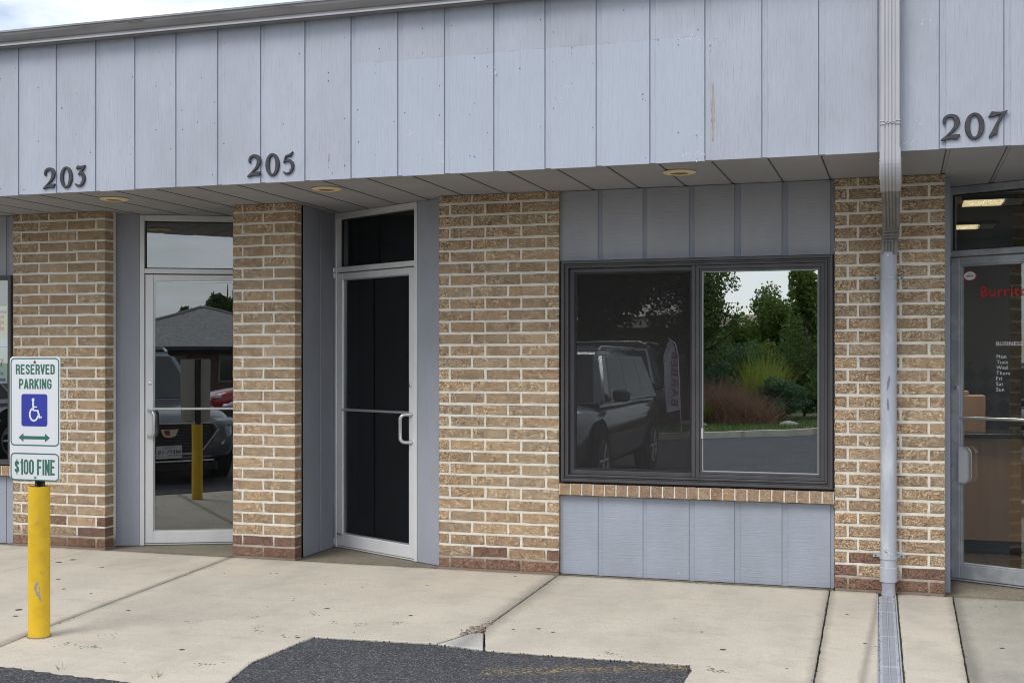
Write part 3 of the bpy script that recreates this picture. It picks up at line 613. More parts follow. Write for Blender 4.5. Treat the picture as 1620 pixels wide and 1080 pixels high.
# ---------- bricks
ROWS = 32; CH = .0826; Z0 = .0088; MJ = .0155
_bm = {}
def brick_mesh(l, h, d, kind, var):
    key = (round(l, 3), round(h, 3), round(d, 3), kind, var)
    if key in _bm: return _bm[key]
    rnd = random.Random(hash(key) & 0xffff); me = bpy.data.meshes.new('brick'); j = .0014
    nx = 4 if l > .15 else 2; x0, x1, z0, z1 = -l/2, l/2, -h/2, h/2
    per = [(x0+(x1-x0)*i/nx, z0) for i in range(nx)]+[(x1, z0), (x1, 0)]+[(x1-(x1-x0)*i/nx, z1) for i in range(nx)]+[(x0, z1), (x0, 0)]
    per = [(p[0]+rnd.uniform(-j, j), p[1]+rnd.uniform(-j, j)) for p in per]; n = len(per); e = .0028
    def inset(p): return (p[0]-e*(1 if p[0] > x1-.004 else -1 if p[0] < x0+.004 else 0)*rnd.uniform(.6, 1.7), p[1]-e*(1 if p[1] > .5*z1 else -1 if p[1] < .5*z0 else 0)*rnd.uniform(.6, 1.7))
    fr = [inset(p) for p in per]
    v = [(p[0], d, p[1]) for p in per]+[(p[0], e, p[1]) for p in per]+[(p[0], rnd.uniform(-.0006, .0006), p[1]) for p in fr]
    f = [(i, i+n, (i+1) % n+n, (i+1) % n) for i in range(n)]+[(i+n, i+2*n, (i+1) % n+2*n, (i+1) % n+n) for i in range(n)]+[tuple(range(2*n, 3*n))]
    me.from_pydata(v, [], f)
    bm = bmesh.new(); bm.from_mesh(me); bmesh.ops.recalc_face_normals(bm, faces=bm.faces); bm.to_mesh(me); bm.free()
    me.materials.append({'t': BRICK, 'r': BRICK_RED, 's': BRICK_SILL}[kind]); _bm[key] = me; return me
def place_brick(root, x, y, z, me, tilt=0):
    o = bpy.data.objects.new('brick', me); COL.objects.link(o); o.parent = root; o.location = Vector((x, y, z))-origin(root)
    o.rotation_euler = (0, random.gauss(0, .0035)+tilt, 0); return o
def pillar(x0, x1, jodd, jeven, label, name='brick_pillar', depth=.105, top=SF, mortar_d=.14):
    root = empty(name, ((x0+x1)/2, .05, 0), 0, label, 'brick pillar', 'brick piers of the storefront')
    # mortar body with a softly uneven face
    nx = int((x1-x0)/.012); nz = int(top/.012); mb = MB(); v = []
    for k in range(nz+1):
        for i in range(nx+1):
            y = .0042+random.gauss(0, .0011); v.append((x0+.003+(x1-x0-.006)*i/nx, y, -.01+(top+.008)*k/nz))
    f = [(k*(nx+1)+i, k*(nx+1)+i+1, (k+1)*(nx+1)+i+1, (k+1)*(nx+1)+i) for k in range(nz) for i in range(nx)]
    mb.add(v, f); mb.box(x0+.004, x1-.004, .008, mortar_d, -.01, top-.001); mb.build('mortar', MORTAR, root, rec=False, smooth=True)
    for r in range(ROWS):
        js = jodd if r % 2 else jeven; e = [x0]+[x0+j for j in js]+[x1]
        zb = Z0+CH*r+MJ/2; zt = min(Z0+CH*(r+1)-MJ/2, top-.002)
        for i in range(len(e)-1):
            a = e[i]+(0 if i == 0 else .0075); b = e[i+1]-(0 if i == len(e)-2 else .0075)
            jit = random.uniform(-.002, .002); 
            if 0 < i: a += jit
            red = r == 0 or (r == 1 and random.random() < .65) or (r == 2 and random.random() < .06)
            place_brick(root, (a+b)/2, random.uniform(-.0012, .0012), (zb+zt)/2+random.uniform(-.0008, .0008), brick_mesh(b-a, zt-zb-random.choice([0, .001, .002]), depth, 'r' if red else 't', random.randint(0, 1)))
    return root
pillar(-6.751, -5.885, [.079, .341, .605], [.249, .514, .78], 'leftmost brick pillar, partly behind the reserved parking sign')
pillar(-4.764, -4.246, [.081, .342], [.256], 'narrow brick pillar between the 203 and 205 doors')
pillar(-3.114, -2.232, [.249, .514, .79], [.082, .347, .61], 'wide brick pillar between the 205 door and the dark window')
pillar(-.405, .264, [.145, .405], [.083, .332, .573], 'brick pillar behind the round blue-grey downspout pipe')

# ---------- panel walls and window bays
def bay(x0, x1, grooves, zs, y=.03):
    """header above the window and apron below it, boards between grooves"""
    for nm, z0, z1 in (('header_panel', 2.150, SF-.002), ('apron_panel', .006, .546)):
        h = empty(nm, Vector(((x0+x1)/2, y, z0))-OFF, parent=B)
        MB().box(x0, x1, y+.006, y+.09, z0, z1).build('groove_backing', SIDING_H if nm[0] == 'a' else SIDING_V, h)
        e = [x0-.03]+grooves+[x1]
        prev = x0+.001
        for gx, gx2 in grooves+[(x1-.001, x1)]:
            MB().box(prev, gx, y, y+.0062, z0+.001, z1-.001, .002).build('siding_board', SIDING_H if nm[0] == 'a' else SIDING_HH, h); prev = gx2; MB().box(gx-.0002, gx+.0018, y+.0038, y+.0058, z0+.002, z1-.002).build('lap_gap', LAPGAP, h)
        MB().box(x0+.0, x0+.012, y-.006, y-.0005, z0+.004, z1-.002).build('corner_bead', TRIMBLUE, h)
SIDING_HH = siding_mat('siding_header', (.38, .385, .415), horizontal=True, depth=.0008)
bay(-2.230, -.407, [(-1.965, -1.934), (-1.655, -1.627), (-1.343, -1.307), (-1.043, -1.003), (-.737, -.697), (-.430, -.410)], None)
bay(-8.60, -6.753, [(-8.3, -8.27), (-7.99, -7.96), (-7.68, -7.65), (-7.38, -7.35), (-7.07, -7.04), (-6.84, -6.81)], None)
sill = empty('brick_sill', Vector((-1.32, 0, .55))-OFF, parent=B)
MB().box(-2.229, -.408, -.008, .09, .5525, .628).build('mortar', MORTAR, sill)
x = -2.224
while x < -.42:
    w = min(.069, -.412-x); place_brick(sill, x+w/2, -.014+random.uniform(-.001, .001), .5905, brick_mesh(w, .079, .09, 's', random.randint(0, 3))); x += .0795
sill2 = empty('brick_sill', Vector((-7.6, 0, .55))-OFF, parent=B)
MB().box(-8.6, -6.754, -.008, .09, .5525, .628).build('mortar', MORTAR, sill2)
x = -8.595
while x < -6.78:
    w = min(.069, -6.757-x); place_brick(sill2, x+w/2, -.014, .5905, brick_mesh(w, .079, .09, 's', random.randint(0, 3))); x += .0795
# plain wall at the far ends
MB().box(-9.4, -8.605, 0, .1, 0, SF).build('end_wall', SIDING_V, B); MB().box(1.26, 3.0, 0, .1, 0, SF).build('end_wall', SIDING_V, B)

def window(x0, x1, label, real=True):
    w = empty('window', Vector(((x0+x1)/2, 0, .64))-OFF, parent=B); tag(w, label)
    z0, z1 = .645, 2.147; xm = x0+(x1-x0)*.503
    MB().ring(x0-.012, x1+.010, z0-.014, z1+.004, .03, .012, .08).build('caulk_joint', CAULK, w)
    fr = MB().ring(x0, x1, z0, z1, .020, -.020, .06); fr.ring(x0+.020, x1-.020, z0+.020, z1-.020, .014, -.006, .06); fr.ring(x0+.034, x1-.034, z0+.034, z1-.034, .013, -.014, .06)
    fr.build('window_frame', BRONZE, w, smooth=False)
    a = x0+.047; b = x1-.047; c = z0+.047; d = z1-.047
    # left sash: deeper, behind an insect screen
    MB().ring(a, xm+.012, c, d, .030, .026, .05).build('sash_frame', BRONZE, w)
    MB().ring(a+.030, xm-.018, c+.030, d-.030, .014, .034, .05).build('sash_bead', BRONZE_D, w)
    MB().box(a+.04, xm-.028, .0485, .052, c+.04, d-.04).build('pane', GL_L, w)
    MB().box(a+.036, xm-.024, .0335, .0345, c+.036, d-.036).build('insect_screen', SCREEN, w)
    # meeting stile
    MB().box(xm-.014, xm+.012, .000, .03, c, d, .003).build('meeting_stile', BRONZE, w)
    # right sash: bright reflective pane
    rs = MB().ring(xm+.012, b, c, d, .026, .004, .05); rs.ring(xm+.038, b-.026, c+.026, d-.026, .016, .012, .05); rs.build('sash_frame', BRONZE, w)
    MB().ring(xm+.054, b-.042, c+.042, d-.042, .006, .018, .05).build('glazing_bead', mat('glazing_bead', (.35, .38, .37), .4), w)
    MB().box(xm+.058, b-.046, .030, .034, c+.046, d-.046).build('pane', GL_R, w)
    if real: MB().box(xm+.050, xm+.064, .002, .016, c+.26, c+.33, .003).build('sash_latch', mat('latch', (.5, .5, .5), .5), w)
    return w
window(-2.212, -.415, 'dark bronze sliding window, left sash behind an insect screen')
w2 = empty('window', Vector((-7.6, 0, .64))-OFF, parent=B); tag(w2, 'dark bronze window with posters, cut by the left photo edge')
lf2 = MB().ring(-8.58, -6.768, .640, 2.150, .020, -.006, .07); lf2.ring(-8.56, -6.788, .660, 2.130, .018, .006, .07); lf2.box(-7.70, -7.65, .004, .05, .66, 2.13, .003); lf2.build('window_frame', BRONZE, w2)
for a_, b_ in ((-8.54, -7.70), (-7.65, -6.808)): MB().box(a_, b_, .018, .022, .68, 2.112).build('pane', GL_PW, w2)

# ---------- glazed doors
def door(P, ang, hinge, num, glass, label, frame=ALU, W_=.992, pull=True, wide=0., zglass=.11):
    """local frame: x along the door from its left jamb, -y to the outside"""
    D = empty('entrance_door', Vector((P[0], P[1], 0))-OFF, R(ang), parent=B); tag(D, label)
    H = SF-.002; fx0 = -.036; fx1 = W_
    fr = MB(); fr.box(fx0, 0, -.05, .06, 0, H, .003); fr.box(fx1-.03, fx1, -.05, .06, 0, H, .003); fr.box(0, fx1-.03, -.05, .06, H-.046, H-.0005, .003)
    fr.box(0, fx1-.03, -.05, .06, 2.163, 2.203, .003); fr.build('door_frame', frame, D, local=True)
    MB().box(0, fx1-.03, -.035, .08, .0, .012, .003).build('threshold', frame, D, local=True)
    MB().ring(0, fx1-.03, 2.203, H-.046, .010, .0, .02).build('gasket', RUBBER, D, local=True)
    MB().box(.010, fx1-.04, .008, .014, 2.213, H-.056).build('transom_pane', glass, D, local=True)
    a, b = .006, fx1-.036; sl = .062+wide
    lf = MB(); zt = 2.155
    lf.box(a, a+sl, -.042, .004, .016, zt, .003); lf.box(b-sl, b, -.042, .004, .016, zt, .003)
    lf.box(a+sl+.0003, b-sl-.0003, -.0418, .0038, 2.106, zt, .003); lf.box(a+sl+.0003, b-sl-.0003, -.0418, .0038, .016, zglass, .003)
    lf.build('door_leaf', frame, D, local=True)
    bd = MB().ring(a+sl, b-sl, zglass, 2.106, .010, -.034, .0); bd.build('glazing_bead', ALU_OLD if frame is ALU_OLD else ALU_B, D, local=True)
    MB().box(a+sl+.006, b-sl-.006, -.018, -.012, zglass+.005, 2.10).build('pane', glass, D, local=True)
    # inside push bar
    MB().tube([(a+sl-.004, -.034, 1.085), (b-sl+.004, -.034, 1.085)], .0105, 10).build('push_bar', ALU_B, D, local=True, smooth=True)
    hx = a+.03 if hinge == 'r' else b-.03; sg = 1 if hinge == 'r' else -1
    MB().lathe([(0, -.052), (.009, -.052), (.015, -.049), (.016, -.041)], (hx+.008*sg, 0, 1.287), 20, 'y').build('lock_cylinder', ALU_B, D, local=True, smooth=True)
    MB().box(hx+.008*sg-.002, hx+.008*sg+.002, -.0532, -.0515, 1.281, 1.293).build('keyhole', BLACK, D, local=True)
    if pull:
        pts = []; z0, z1, r = .868, 1.073, .03; out = -.11
        pts.append((hx, -.040, z1)); pts.append((hx+.028*sg, out+r, z1))
        for i in range(1, 6): t = math.pi/2*i/5; pts.append((hx+(.028+.004*i)*sg, out+r-r*math.sin(t), z1-r+r*math.cos(t)))
        pts2 = [(p[0], p[1], z0+z1-p[2]) for p in pts][::-1]
        MB().tube(pts+pts2, .0125, 12).build('pull_handle', ALU_B, D, local=True, smooth=True)
        mb = MB()
        for z in (z0, z1): mb.lathe([(0, -.05), (.018, -.05), (.019, -.042)], (hx, 0, z), 18, 'y')
        mb.build('handle_rose', ALU_B, D, local=True, smooth=True)
    hz_ = b-.0 if hinge == 'r' else a-.0
    return D
d3 = door((-5.756, .342), 25., 'r', '203', GL_203, 'silver-framed glass door of 203, half hidden by the narrow brick pillar')
d5 = door((-4.22, .73), -28.4, 'l', '205', GL_205, 'silver-framed glass door of 205 with a black empty interior')
d7 = door((.334, .674), -25.8, 'r', '207', GL_207, 'weathered grey-framed glass door of 207 with red and white lettering', ALU_OLD, 1.02, pull=False, wide=.0)
# offset pivots on 205
mb = MB(); mb.box(-.046, .004, -.075, -.052, 2.118, 2.162, .003); mb.box(-.046, .0, -.075, -.052, 2.166, 2.2, .003); mb.build('top_pivot', ALU_B, d5, local=True)
mb = MB(); mb.box(-.046, .0, -.075, -.052, .015, .075, .003); mb.box(.010, .075, -.052, -.0425, .100, .118, .002); mb.build('bottom_pivot', ALU_B, d5, local=True)
MB().box(-.032, .012, -.085, -.052, 2.10, 2.168, .003).build('top_pivot', BLACK, d7, local=True)
MB().box(-.032, .012, -.085, -.052, .012, .068, .003).build('bottom_pivot', BLACK, d7, local=True)
# 207 pull plate and lettering
mb = MB(); pr = [(.072, .66)]+arc(.105, .70, .045, -90, 0, 8)+arc(.105, .85, .045, 0, 90, 8)+[(.072, .895)]
mb.prism(pr, -.075, -.045, 'y'); mb.build('pull_plate', mat('pull_plate', (.85, .85, .84), .35, metal=.4), d7, local=True)
MB().ribbon(pr[1:-1], .010, -.083, -.0752, 'y').build('pull_plate_rim', ALU_B, d7, local=True)
VR = mat('vinyl_red', (.70, .015, .02), .5); VW = mat('vinyl_white', (.9, .9, .88), .5)
text('lettering', 'Burritos', VR, d7, .200, 1.888, -.0185, .068)
text('lettering', 'BUSINESS HOURS', VW, d7, .302, 1.566, -.0185, .027)
for i, dday in enumerate(('Mon', 'Tues', 'Wed', 'Thurs', 'Fri', 'Sat', 'Sun')):
    text('lettering', dday, VW, d7, .302+(.002 if i in (0, 1) else 0), 1.483-.0358*i, -.0185, .0245)
oval = [(.125+.041*math.cos(a), 2.032+.030*math.sin(a)) for a in np.linspace(0, 2*math.pi, 28, endpoint=False)]
MB().prism(oval, -.0188, -.0182, 'y').build('sticker', VW, d7, local=True)
MB().ribbon(oval, .004, -.0194, -.0189, 'y', True).build('sticker_border', VR, d7, local=True)
mb = MB()
for k in range(7): mb.box(.098+k*.0078, .1035+k*.0078, -.0194, -.0189, 2.026, 2.034)
for k in range(3): mb.box(.110+k*.011, .116+k*.011, -.0194, -.0189, 2.042, 2.046)
mb.build('sticker_print', BLACK, d7, local=True)
mb = MB(); 
for z0, z1, w in ((1.42, 1.53, .012), (1.27, 1.30, .006)): mb.prism([(-.02, z0), (-.02+w*.3, z0+.05), (-.02+w, z1-.03), (-.02+w*.4, z1), (-.02-w*.3, z1-.03), (-.02-.001, z0+.04)], -.0512, -.05, 'y')
mb.build('paint_scrape', DARKPIPE, d7, local=True)

# angled infill panels beside the doors and recess side walls
def rot_panel(P, ang, s0, s1, y0=-.04, y1=.05, z0=.0, z1=SF-.001, m=SIDING_V, name='infill_panel'):
    o = empty(name, Vector((P[0], P[1], 0))-OFF, R(ang), parent=B)
    MB().box(s0, s1, y0, y1, z0, z1, .002).build('siding_board', m, o, local=True); return o
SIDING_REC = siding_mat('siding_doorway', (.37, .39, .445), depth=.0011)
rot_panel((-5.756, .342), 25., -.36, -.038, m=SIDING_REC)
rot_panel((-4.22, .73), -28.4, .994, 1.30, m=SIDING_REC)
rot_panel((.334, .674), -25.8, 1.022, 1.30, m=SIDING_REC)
rot_panel((.334, .674), -25.8, -.10, -.038, m=mat('jamb_grey', (.30, .32, .36), .55))
sw = empty('recess_side_wall', Vector((-4.26, .4, 0))-OFF, parent=B)
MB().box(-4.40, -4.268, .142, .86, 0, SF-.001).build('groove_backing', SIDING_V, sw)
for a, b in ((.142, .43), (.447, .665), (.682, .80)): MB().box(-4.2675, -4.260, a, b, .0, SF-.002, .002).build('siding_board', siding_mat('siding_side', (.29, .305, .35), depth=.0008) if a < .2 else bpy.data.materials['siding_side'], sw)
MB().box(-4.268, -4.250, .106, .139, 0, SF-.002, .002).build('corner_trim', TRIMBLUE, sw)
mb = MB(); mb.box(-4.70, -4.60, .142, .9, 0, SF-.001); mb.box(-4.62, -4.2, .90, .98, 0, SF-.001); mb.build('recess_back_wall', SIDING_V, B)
MB().box(.255, .30, .142, .80, 0, SF-.001).build('recess_side_wall', TRIMBLUE, B)
MB().box(-3.10, -3.0, .142, .5, 0, SF-.001).build('recess_side_wall', TRIMBLUE, B); MB().box(-6.02, -5.93, .142, .5, 0, SF-.001).build('recess_side_wall', TRIMBLUE, B)

# boards added behind the door glass for its pale stripes
tall = mat('pale_board', (.42, .44, .46), .8)
MB().box(-5.72, -5.56, 1.3, 1.34, 0, 2.5).build('pale_strip_stand_in', tall, B)
MB().box(-3.60, -3.52, 1.1, 1.12, .95, 1.8).build('pale_strip_stand_in', tall, B)  # made-up board imitating a pale reflected strip in the glass

# ------------------------------------------------------------ inside 207
wood = mat('counter_wood', (.50, .31, .20), .5, var=((.42, .25, .16), (9, 9, .5), 2, .35, .7))
ct = empty('service_counter', (1.4, 2.1, 0), 0, 'wood-fronted service counter with black top inside the 207 door', 'counter')
MB().box(.30, 2.7, 1.90, 2.5, .10, .88).build('front_panel', wood, ct); MB().box(.30, 2.7, 1.94, 2.5, 0, .099).build('toe_kick', BLACK, ct)
MB().box(.25, 2.72, 1.86, 2.52, .881, .915, .004).build('counter_top', mat('counter_top', (.015, .015, .02), .25), ct)
bxs = empty('cash_box', (.52, 2.1, .916), 0, 'plain wooden box standing on the black counter top', 'box')
MB().box(.33, .62, 1.95, 2.25, .917, 1.20, .004).build('panel', wood, bxs); MB().box(.33, .50, 1.97, 2.23, 1.2005, 1.235, .003).build('lid', wood, bxs)
def checker():
    m = mat('checker_tile', (.4, .4, .4), .4); ck = N(m, 'ShaderNodeTexChecker'); ck.inputs['Scale'].default_value = 9; ck.inputs[1].default_value = (.035, .035, .035, 1); ck.inputs[2].default_value = (.01, .01, .012, 1)
    mp = N(m, 'ShaderNodeMapping'); mp.inputs['Rotation'].default_value = (0, R(45), 0); L(m, N(m, 'ShaderNodeNewGeometry').outputs['Position'], mp.inputs[0]); L(m, mp.outputs[0], ck.inputs[0]); L(m, ck.outputs[0], bsdf(m).inputs['Base Color']); return m
MB().box(.09, 2.84, 4.55, 4.595, .5, 1.45).build('checkered_wall_tile', checker(), B)
MB().box(1.1, 1.45, 3.2, 3.5, 0, 2.65).build('interior_column', mat('interior_column', (.25, .24, .22), .9), B)
em = bpy.data.materials.new('troffer_lens'); em.use_nodes = True; bsdf(em).inputs['Base Color'].default_value = (.7, .6, .4, 1); bsdf(em).inputs['Emission Color'].default_value = (1, .80, .42, 1); bsdf(em).inputs['Emission Strength'].default_value = .55
tro = None
for (x, y, lb) in ((.36, 3.05, 'ceiling light panel inside 207, lower of the two seen through the transom'), (.44, 1.36, 'ceiling light panel inside 207, upper of the two seen through the transom')):
    t_ = empty('ceiling_light', (x+.2, y+.1, 2.64), 0, lb, 'ceiling light', 'ceiling lights inside the 207 shop')
    f_ = MB(); f_.box(x-.02, x+.44, y-.02, y, 2.63, 2.658); f_.box(x-.02, x+.44, y+.45, y+.47, 2.63, 2.658); f_.build('frame', shell, t_)
    ld = bpy.data.lights.new('ceiling_lamp', 'AREA'); ld.energy = 13; ld.size = .28; ld.color = (1, .9, .72); lo_ = bpy.data.objects.new('ceiling_lamp', ld); COL.objects.link(lo_); lo_.location = (x+.14, y+.1, 2.62)
    for k in range(3):
        MB().box(x+k*.14+.003, x+k*.14+.137, y+.003, y+.447, 2.636, 2.645).build('lens', em if k < 2 else mat('lens_off', (.35, .35, .36), .4), t_)

# ------------------------------------------------------------ posters in the left window
ps = empty('window_poster', (-7.1, .03, 1.3), 0, 'white poster with a red letter and blue band inside the left window', 'poster')
def wz(py): return onY(6, py, .028)[1]
wx = lambda px: onY(px, 500, .028)[0]
MB().box(-7.45, wx(11), .0320, .0330, wz(548), wz(484)).build('paper', mat('paper', (.74, .78, .76), .6), ps)
MB().box(-7.45, wx(10.5), .0300, .0310, wz(496), wz(491)).build('printed_band', SIGNB, ps)
MB().box(-7.45, wx(11), .0320, .0330, wz(606), wz(549)).build('paper', mat('paper_green', (.60, .70, .67), .6), ps)
for ch, px1, pyb, hpx, wpx, m_ in (('E', 7, 522, 24, 13, VR), ('E', -10, 522, 24, 13, VR), ('7', 6, 580, 13, 9, mat('print_brown', (.16, .10, .03), .6)), ('N', 5, 594, 6.5, 6, mat('print_purple', (.16, .14, .38), .6))):
    x1_ = wx(px1); w_ = wpx*.0049; block(ch, m_, ps, x1_-w_, wz(pyb), .0318, hpx*.0048, w_, .24 if ch == 'E' else .17, 'l')
MB().box(-7.45, wx(8), .0300, .0310, wz(602.5), wz(598)).build('printed_band', mat('print_purple2', (.12, .10, .42), .6), ps)

# ------------------------------------------------------------ house numbers (outlines in units of 436 = digit height)
D2 = [(135, 430), (118, 405), (114, 360), (135, 310), (175, 277), (230, 262), (290, 267), (340, 288), (375, 328), (390, 380), (383, 432), (360, 485), (305, 545), (215, 615), (262, 606), (320, 602), (388, 598), (392, 610), (372, 645), (348, 683), (290, 676), (240, 673), (185, 680), (135, 698), (98, 698), (85, 685), (108, 660), (165, 615), (235, 545), (283, 485), (299, 430), (300, 388), (288, 350), (262, 325), (228, 317), (192, 328), (170, 358), (163, 400), (155, 425)]
D7 = [(955, 218), (1010, 228), (1100, 235), (1160, 226), (1200, 212), (1212, 225), (1190, 262), (1120, 350), (1072, 440), (1052, 520), (1047, 600), (1040, 616), (980, 638), (925, 668), (906, 660), (912, 630), (952, 560), (1010, 450), (1060, 350), (1103, 278), (1050, 295), (960, 315), (906, 318), (900, 305)]
D3 = [(690, 283), (720, 292), (780, 292), (825, 282), (835, 292), (825, 320), (768, 385), (802, 410), (825, 450), (832, 500), (820, 555), (785, 600), (740, 625), (700, 628), (660, 610), (632, 588), (630, 575), (645, 570), (665, 582), (702, 596), (735, 588), (760, 558), (770, 520), (767, 480), (750, 447), (725, 432), (706, 440), (692, 430), (696, 414), (757, 345), (738, 338), (690, 342), (656, 340), (652, 326), (668, 300)]
D5 = [(765, 127), (762, 145), (745, 180), (730, 190), (695, 193), (660, 202), (648, 240), (690, 228), (730, 236), (765, 265), (783, 310), (780, 360), (755, 405), (715, 433), (670, 442), (628, 427), (612, 405), (618, 395), (635, 400), (662, 414), (695, 411), (723, 385), (735, 345), (730, 300), (710, 272), (680, 260), (646, 266), (627, 283), (612, 270), (630, 230), (640, 187), (652, 173), (700, 160), (730, 147), (755, 128)]
def norm(pts, h):   # -> 0..1 tall, y up
    x0 = min(p[0] for p in pts); y1 = max(p[1] for p in pts); y0 = min(p[1] for p in pts); k = 1/(y1-y0)*h
    return [((p[0]-x0)*k*.985, (y1-p[1])*k) for p in pts]
def digit(root, ch, x, z, h=.138):
    y1 = -.9535; y0 = -.966
    if ch == '0':
        n = 30; o_ = [(x+.051+.051*math.cos(2*math.pi*i/n), z+h*.5+h*.505*math.sin(2*math.pi*i/n)) for i in range(n)]
        i_ = [(x+.0505+.0225*math.cos(2*math.pi*i/n), z+h*.5+h*.40*math.sin(2*math.pi*i/n)) for i in range(n)]
        e = .003; o2 = [(x+.051+(.051-e)*math.cos(2*math.pi*i/n), z+h*.5+(h*.505-e)*math.sin(2*math.pi*i/n)) for i in range(n)]; i2 = [(x+.0505+(.0225+e)*math.cos(2*math.pi*i/n), z+h*.5+(h*.40+e)*math.sin(2*math.pi*i/n)) for i in range(n)]
        v = [(p[0], y1, p[1]) for p in o_]+[(p[0], y0+e, p[1]) for p in o_]+[(p[0], y0, p[1]) for p in o2]+[(p[0], y0, p[1]) for p in i2]+[(p[0], y0+e, p[1]) for p in i_]+[(p[0], y1, p[1]) for p in i_]
        f = [(a*n+i, a*n+(i+1) % n, a*n+n+(i+1) % n, a*n+n+i) for a in range(5) for i in range(n)]
        o = MB().add(v, f).build('digit', DIGIT, root); sc = [(.016, .72), (.085, .28)]
    else:
        pts = [(x+p[0], z+p[1]) for p in norm({'2': D2, '3': D3, '5': D5, '7': D7}[ch], h)]
        bm = bmesh.new(); vs = [bm.verts.new((p[0], y0, p[1])) for p in pts]; fc = bm.faces.new(vs)
        ex = bmesh.ops.extrude_face_region(bm, geom=[fc]); nv = [q for q in ex['geom'] if isinstance(q, bmesh.types.BMVert)]
        for v in nv: v.co.y = y1
        fe = [e_ for e_ in bm.edges if all(abs(v.co.y-y0) < 1e-6 for v in e_.verts)]
        bmesh.ops.bevel(bm, geom=fe, offset=.0025, segments=1, affect='EDGES')
        o = MB().bm(bm).build('digit', DIGIT, root); sc = {'2': [(.078, .82), (.02, .12)], '3': [(.02, .90), (.048, .2)], '5': [(.048, .88), (.048, .2)], '7': [(.03, .86), (.025, .22)]}[ch]
    for sx_, sz_ in sc: MB().lathe([(0, y0-.0015), (.0035, y0-.0012), (.004, y0+.001)], (x+sx_, 0, z+sz_*h), 8, 'y').build('screw', RUST, o)
    return o
for num, pxs, base, lab in (('203', (68, 95, 118.5), 299.3, 'dark metal house number 203, leftmost number on the siding'), ('205', (391, 420, 448), 280.5, 'dark metal house number 205, middle number on the siding'), ('207', (1488, 1526, 1563.5), 223.5, 'dark metal house number 207, beside the downspout')):
    x0, _ = onY(pxs[0], base, -.96); root = empty('house_number', (x0, -.953, 2.66), 0, lab, 'house number', 'house numbers on the fascia')
    for k, (ch, px) in enumerate(zip(num, pxs)):
        xx, _ = onY(px, base, -.96); _, zz = onY(pxs[0]+(px-pxs[0]), base-(px-pxs[0])*.0494, -.96)
        digit(root, ch, xx, zz+(.004 if k == 2 else 0), .146 if num == '207' else .148)

# ------------------------------------------------------------ recessed lights in the soffit
for px, py, lab in ((181, 316, 'brass-rimmed recessed soffit light near number 203'), (517, 300, 'brass-rimmed recessed soffit light beside number 205'), (1075, 274, 'brass-rimmed recessed soffit light above the dark window')):
    x, y = G(px, py, SF-.01); root = empty('recessed_light', (x, y, SF), 0, lab, 'recessed light', 'recessed lights in the soffit')
    MB().lathe([(.100, SF-.001), (.104, SF-.006), (.098, SF-.010), (.075, SF-.015), (.060, SF-.016), (.056, SF-.012)], (x, y, 0), 40).build('trim_ring', BRASS, root, smooth=True)
    MB().lathe([(.056, SF-.012), (.05, SF-.008), (.046, SF-.003), (0, SF-.003)], (x, y, 0), 32).build('lamp_cone', LAMPDARK, root, smooth=True)

# ------------------------------------------------------------ downspout, round pipe, channel drain
ds = empty('downspout', (-.055, -.5, 0), 0, 'pale fluted downspout bending back into a round pipe in front of brick', 'downspout')
def flute(w, d):
    pts = [(-w/2+.006, -d/2)]
    for gx_ in (-.027, -.009, .009, .027): pts += [(gx_-.0035, -d/2), (gx_-.0012, -d/2+.0045), (gx_+.0012, -d/2+.0045), (gx_+.0035, -d/2)]
    return pts+[(w/2-.006, -d/2), (w/2, -d/2+.006), (w/2, d/2-.004), (w/2-.004, d/2), (-w/2+.004, d/2), (-w/2, d/2-.004), (-w/2, -d/2+.006)]
def sp(w, d, path, name, m, lab=None): return MB().sweep(flute(w, d), path, True).build(name, m, ds, lab)
XD = -.055
sp(.104, .082, [(XD, -.998, 3.665), (XD, -.998, 2.60)], 'upper_spout', SPOUT)
mb = MB()
for s_ in (-1, 1):
    for dz in (-.006, .006): mb.tube([(XD+s_*.054, -1.0, 2.777+dz*1.6), (XD+s_*.054, -1.041, 2.777+dz*1.6), (XD+s_*.03, -1.043, 2.777+dz*1.6), (XD+s_*.014, -1.043, 2.777-dz), (XD, -1.043, 2.777)], .0022, 6)
mb.build('spout_strap', SPOUT, ds)
el = [(XD, -.998, 2.635)]
for i in range(9): a = R(80*i/8); el.append((XD, -.998+.10*(1-math.cos(a))*.9, 2.575-.10*math.sin(a)))
el += [(XD, -.86, 2.462)]
sp(.112, .088, el, 'elbow', SPOUT)
mb = MB()
for i in range(1, 9):
    y, z = el[i][1], el[i][2]; a = R(80*i/8)
    for s_ in (-1, 1): mb.box(XD+s_*.0565-.003, XD+s_*.0565+.003, y-.03, y+.03, z-.003, z+.003)
mb.build('elbow_crimps', SPOUT, ds)
lo = [(XD, -.93, 2.484), (XD, -.86, 2.463), (XD, -.5, 2.385), (XD, -.20, 2.325)]
for i in range(1, 9): a = R(80*i/8); lo.append((XD-.008*i/8, -.20+.13*math.sin(a)*1.0, 2.325-.03-.0*i+.03*math.cos(a)-.006*i))
lo += [(XD-.012, -.066, 2.2), (XD-.014, -.066, 2.13)]
sp(.100, .078, lo, 'lower_spout', SPOUT_D)
mb = MB()
for i in range(6): z = 2.305-.018*i; yy = -.175+.012*i; mb.box(XD-.048-.004, XD+.044, yy-.012, yy-.004, z-.005, z+.003, .002)
mb.build('crimp_ribs', SPOUT_D, ds)
XP = -.073; YP = -.062
mb = MB().tube([(XP, YP, 2.145), (XP, YP, .10)], .049, 36); mb.build('round_pipe', PIPE, ds, smooth=True)
MB().lathe([(.049, .085), (.0535, .087), (.0535, .175), (.0495, .178)], (XP, YP, 0), 36).build('coupling', PIPE, ds, smooth=True)
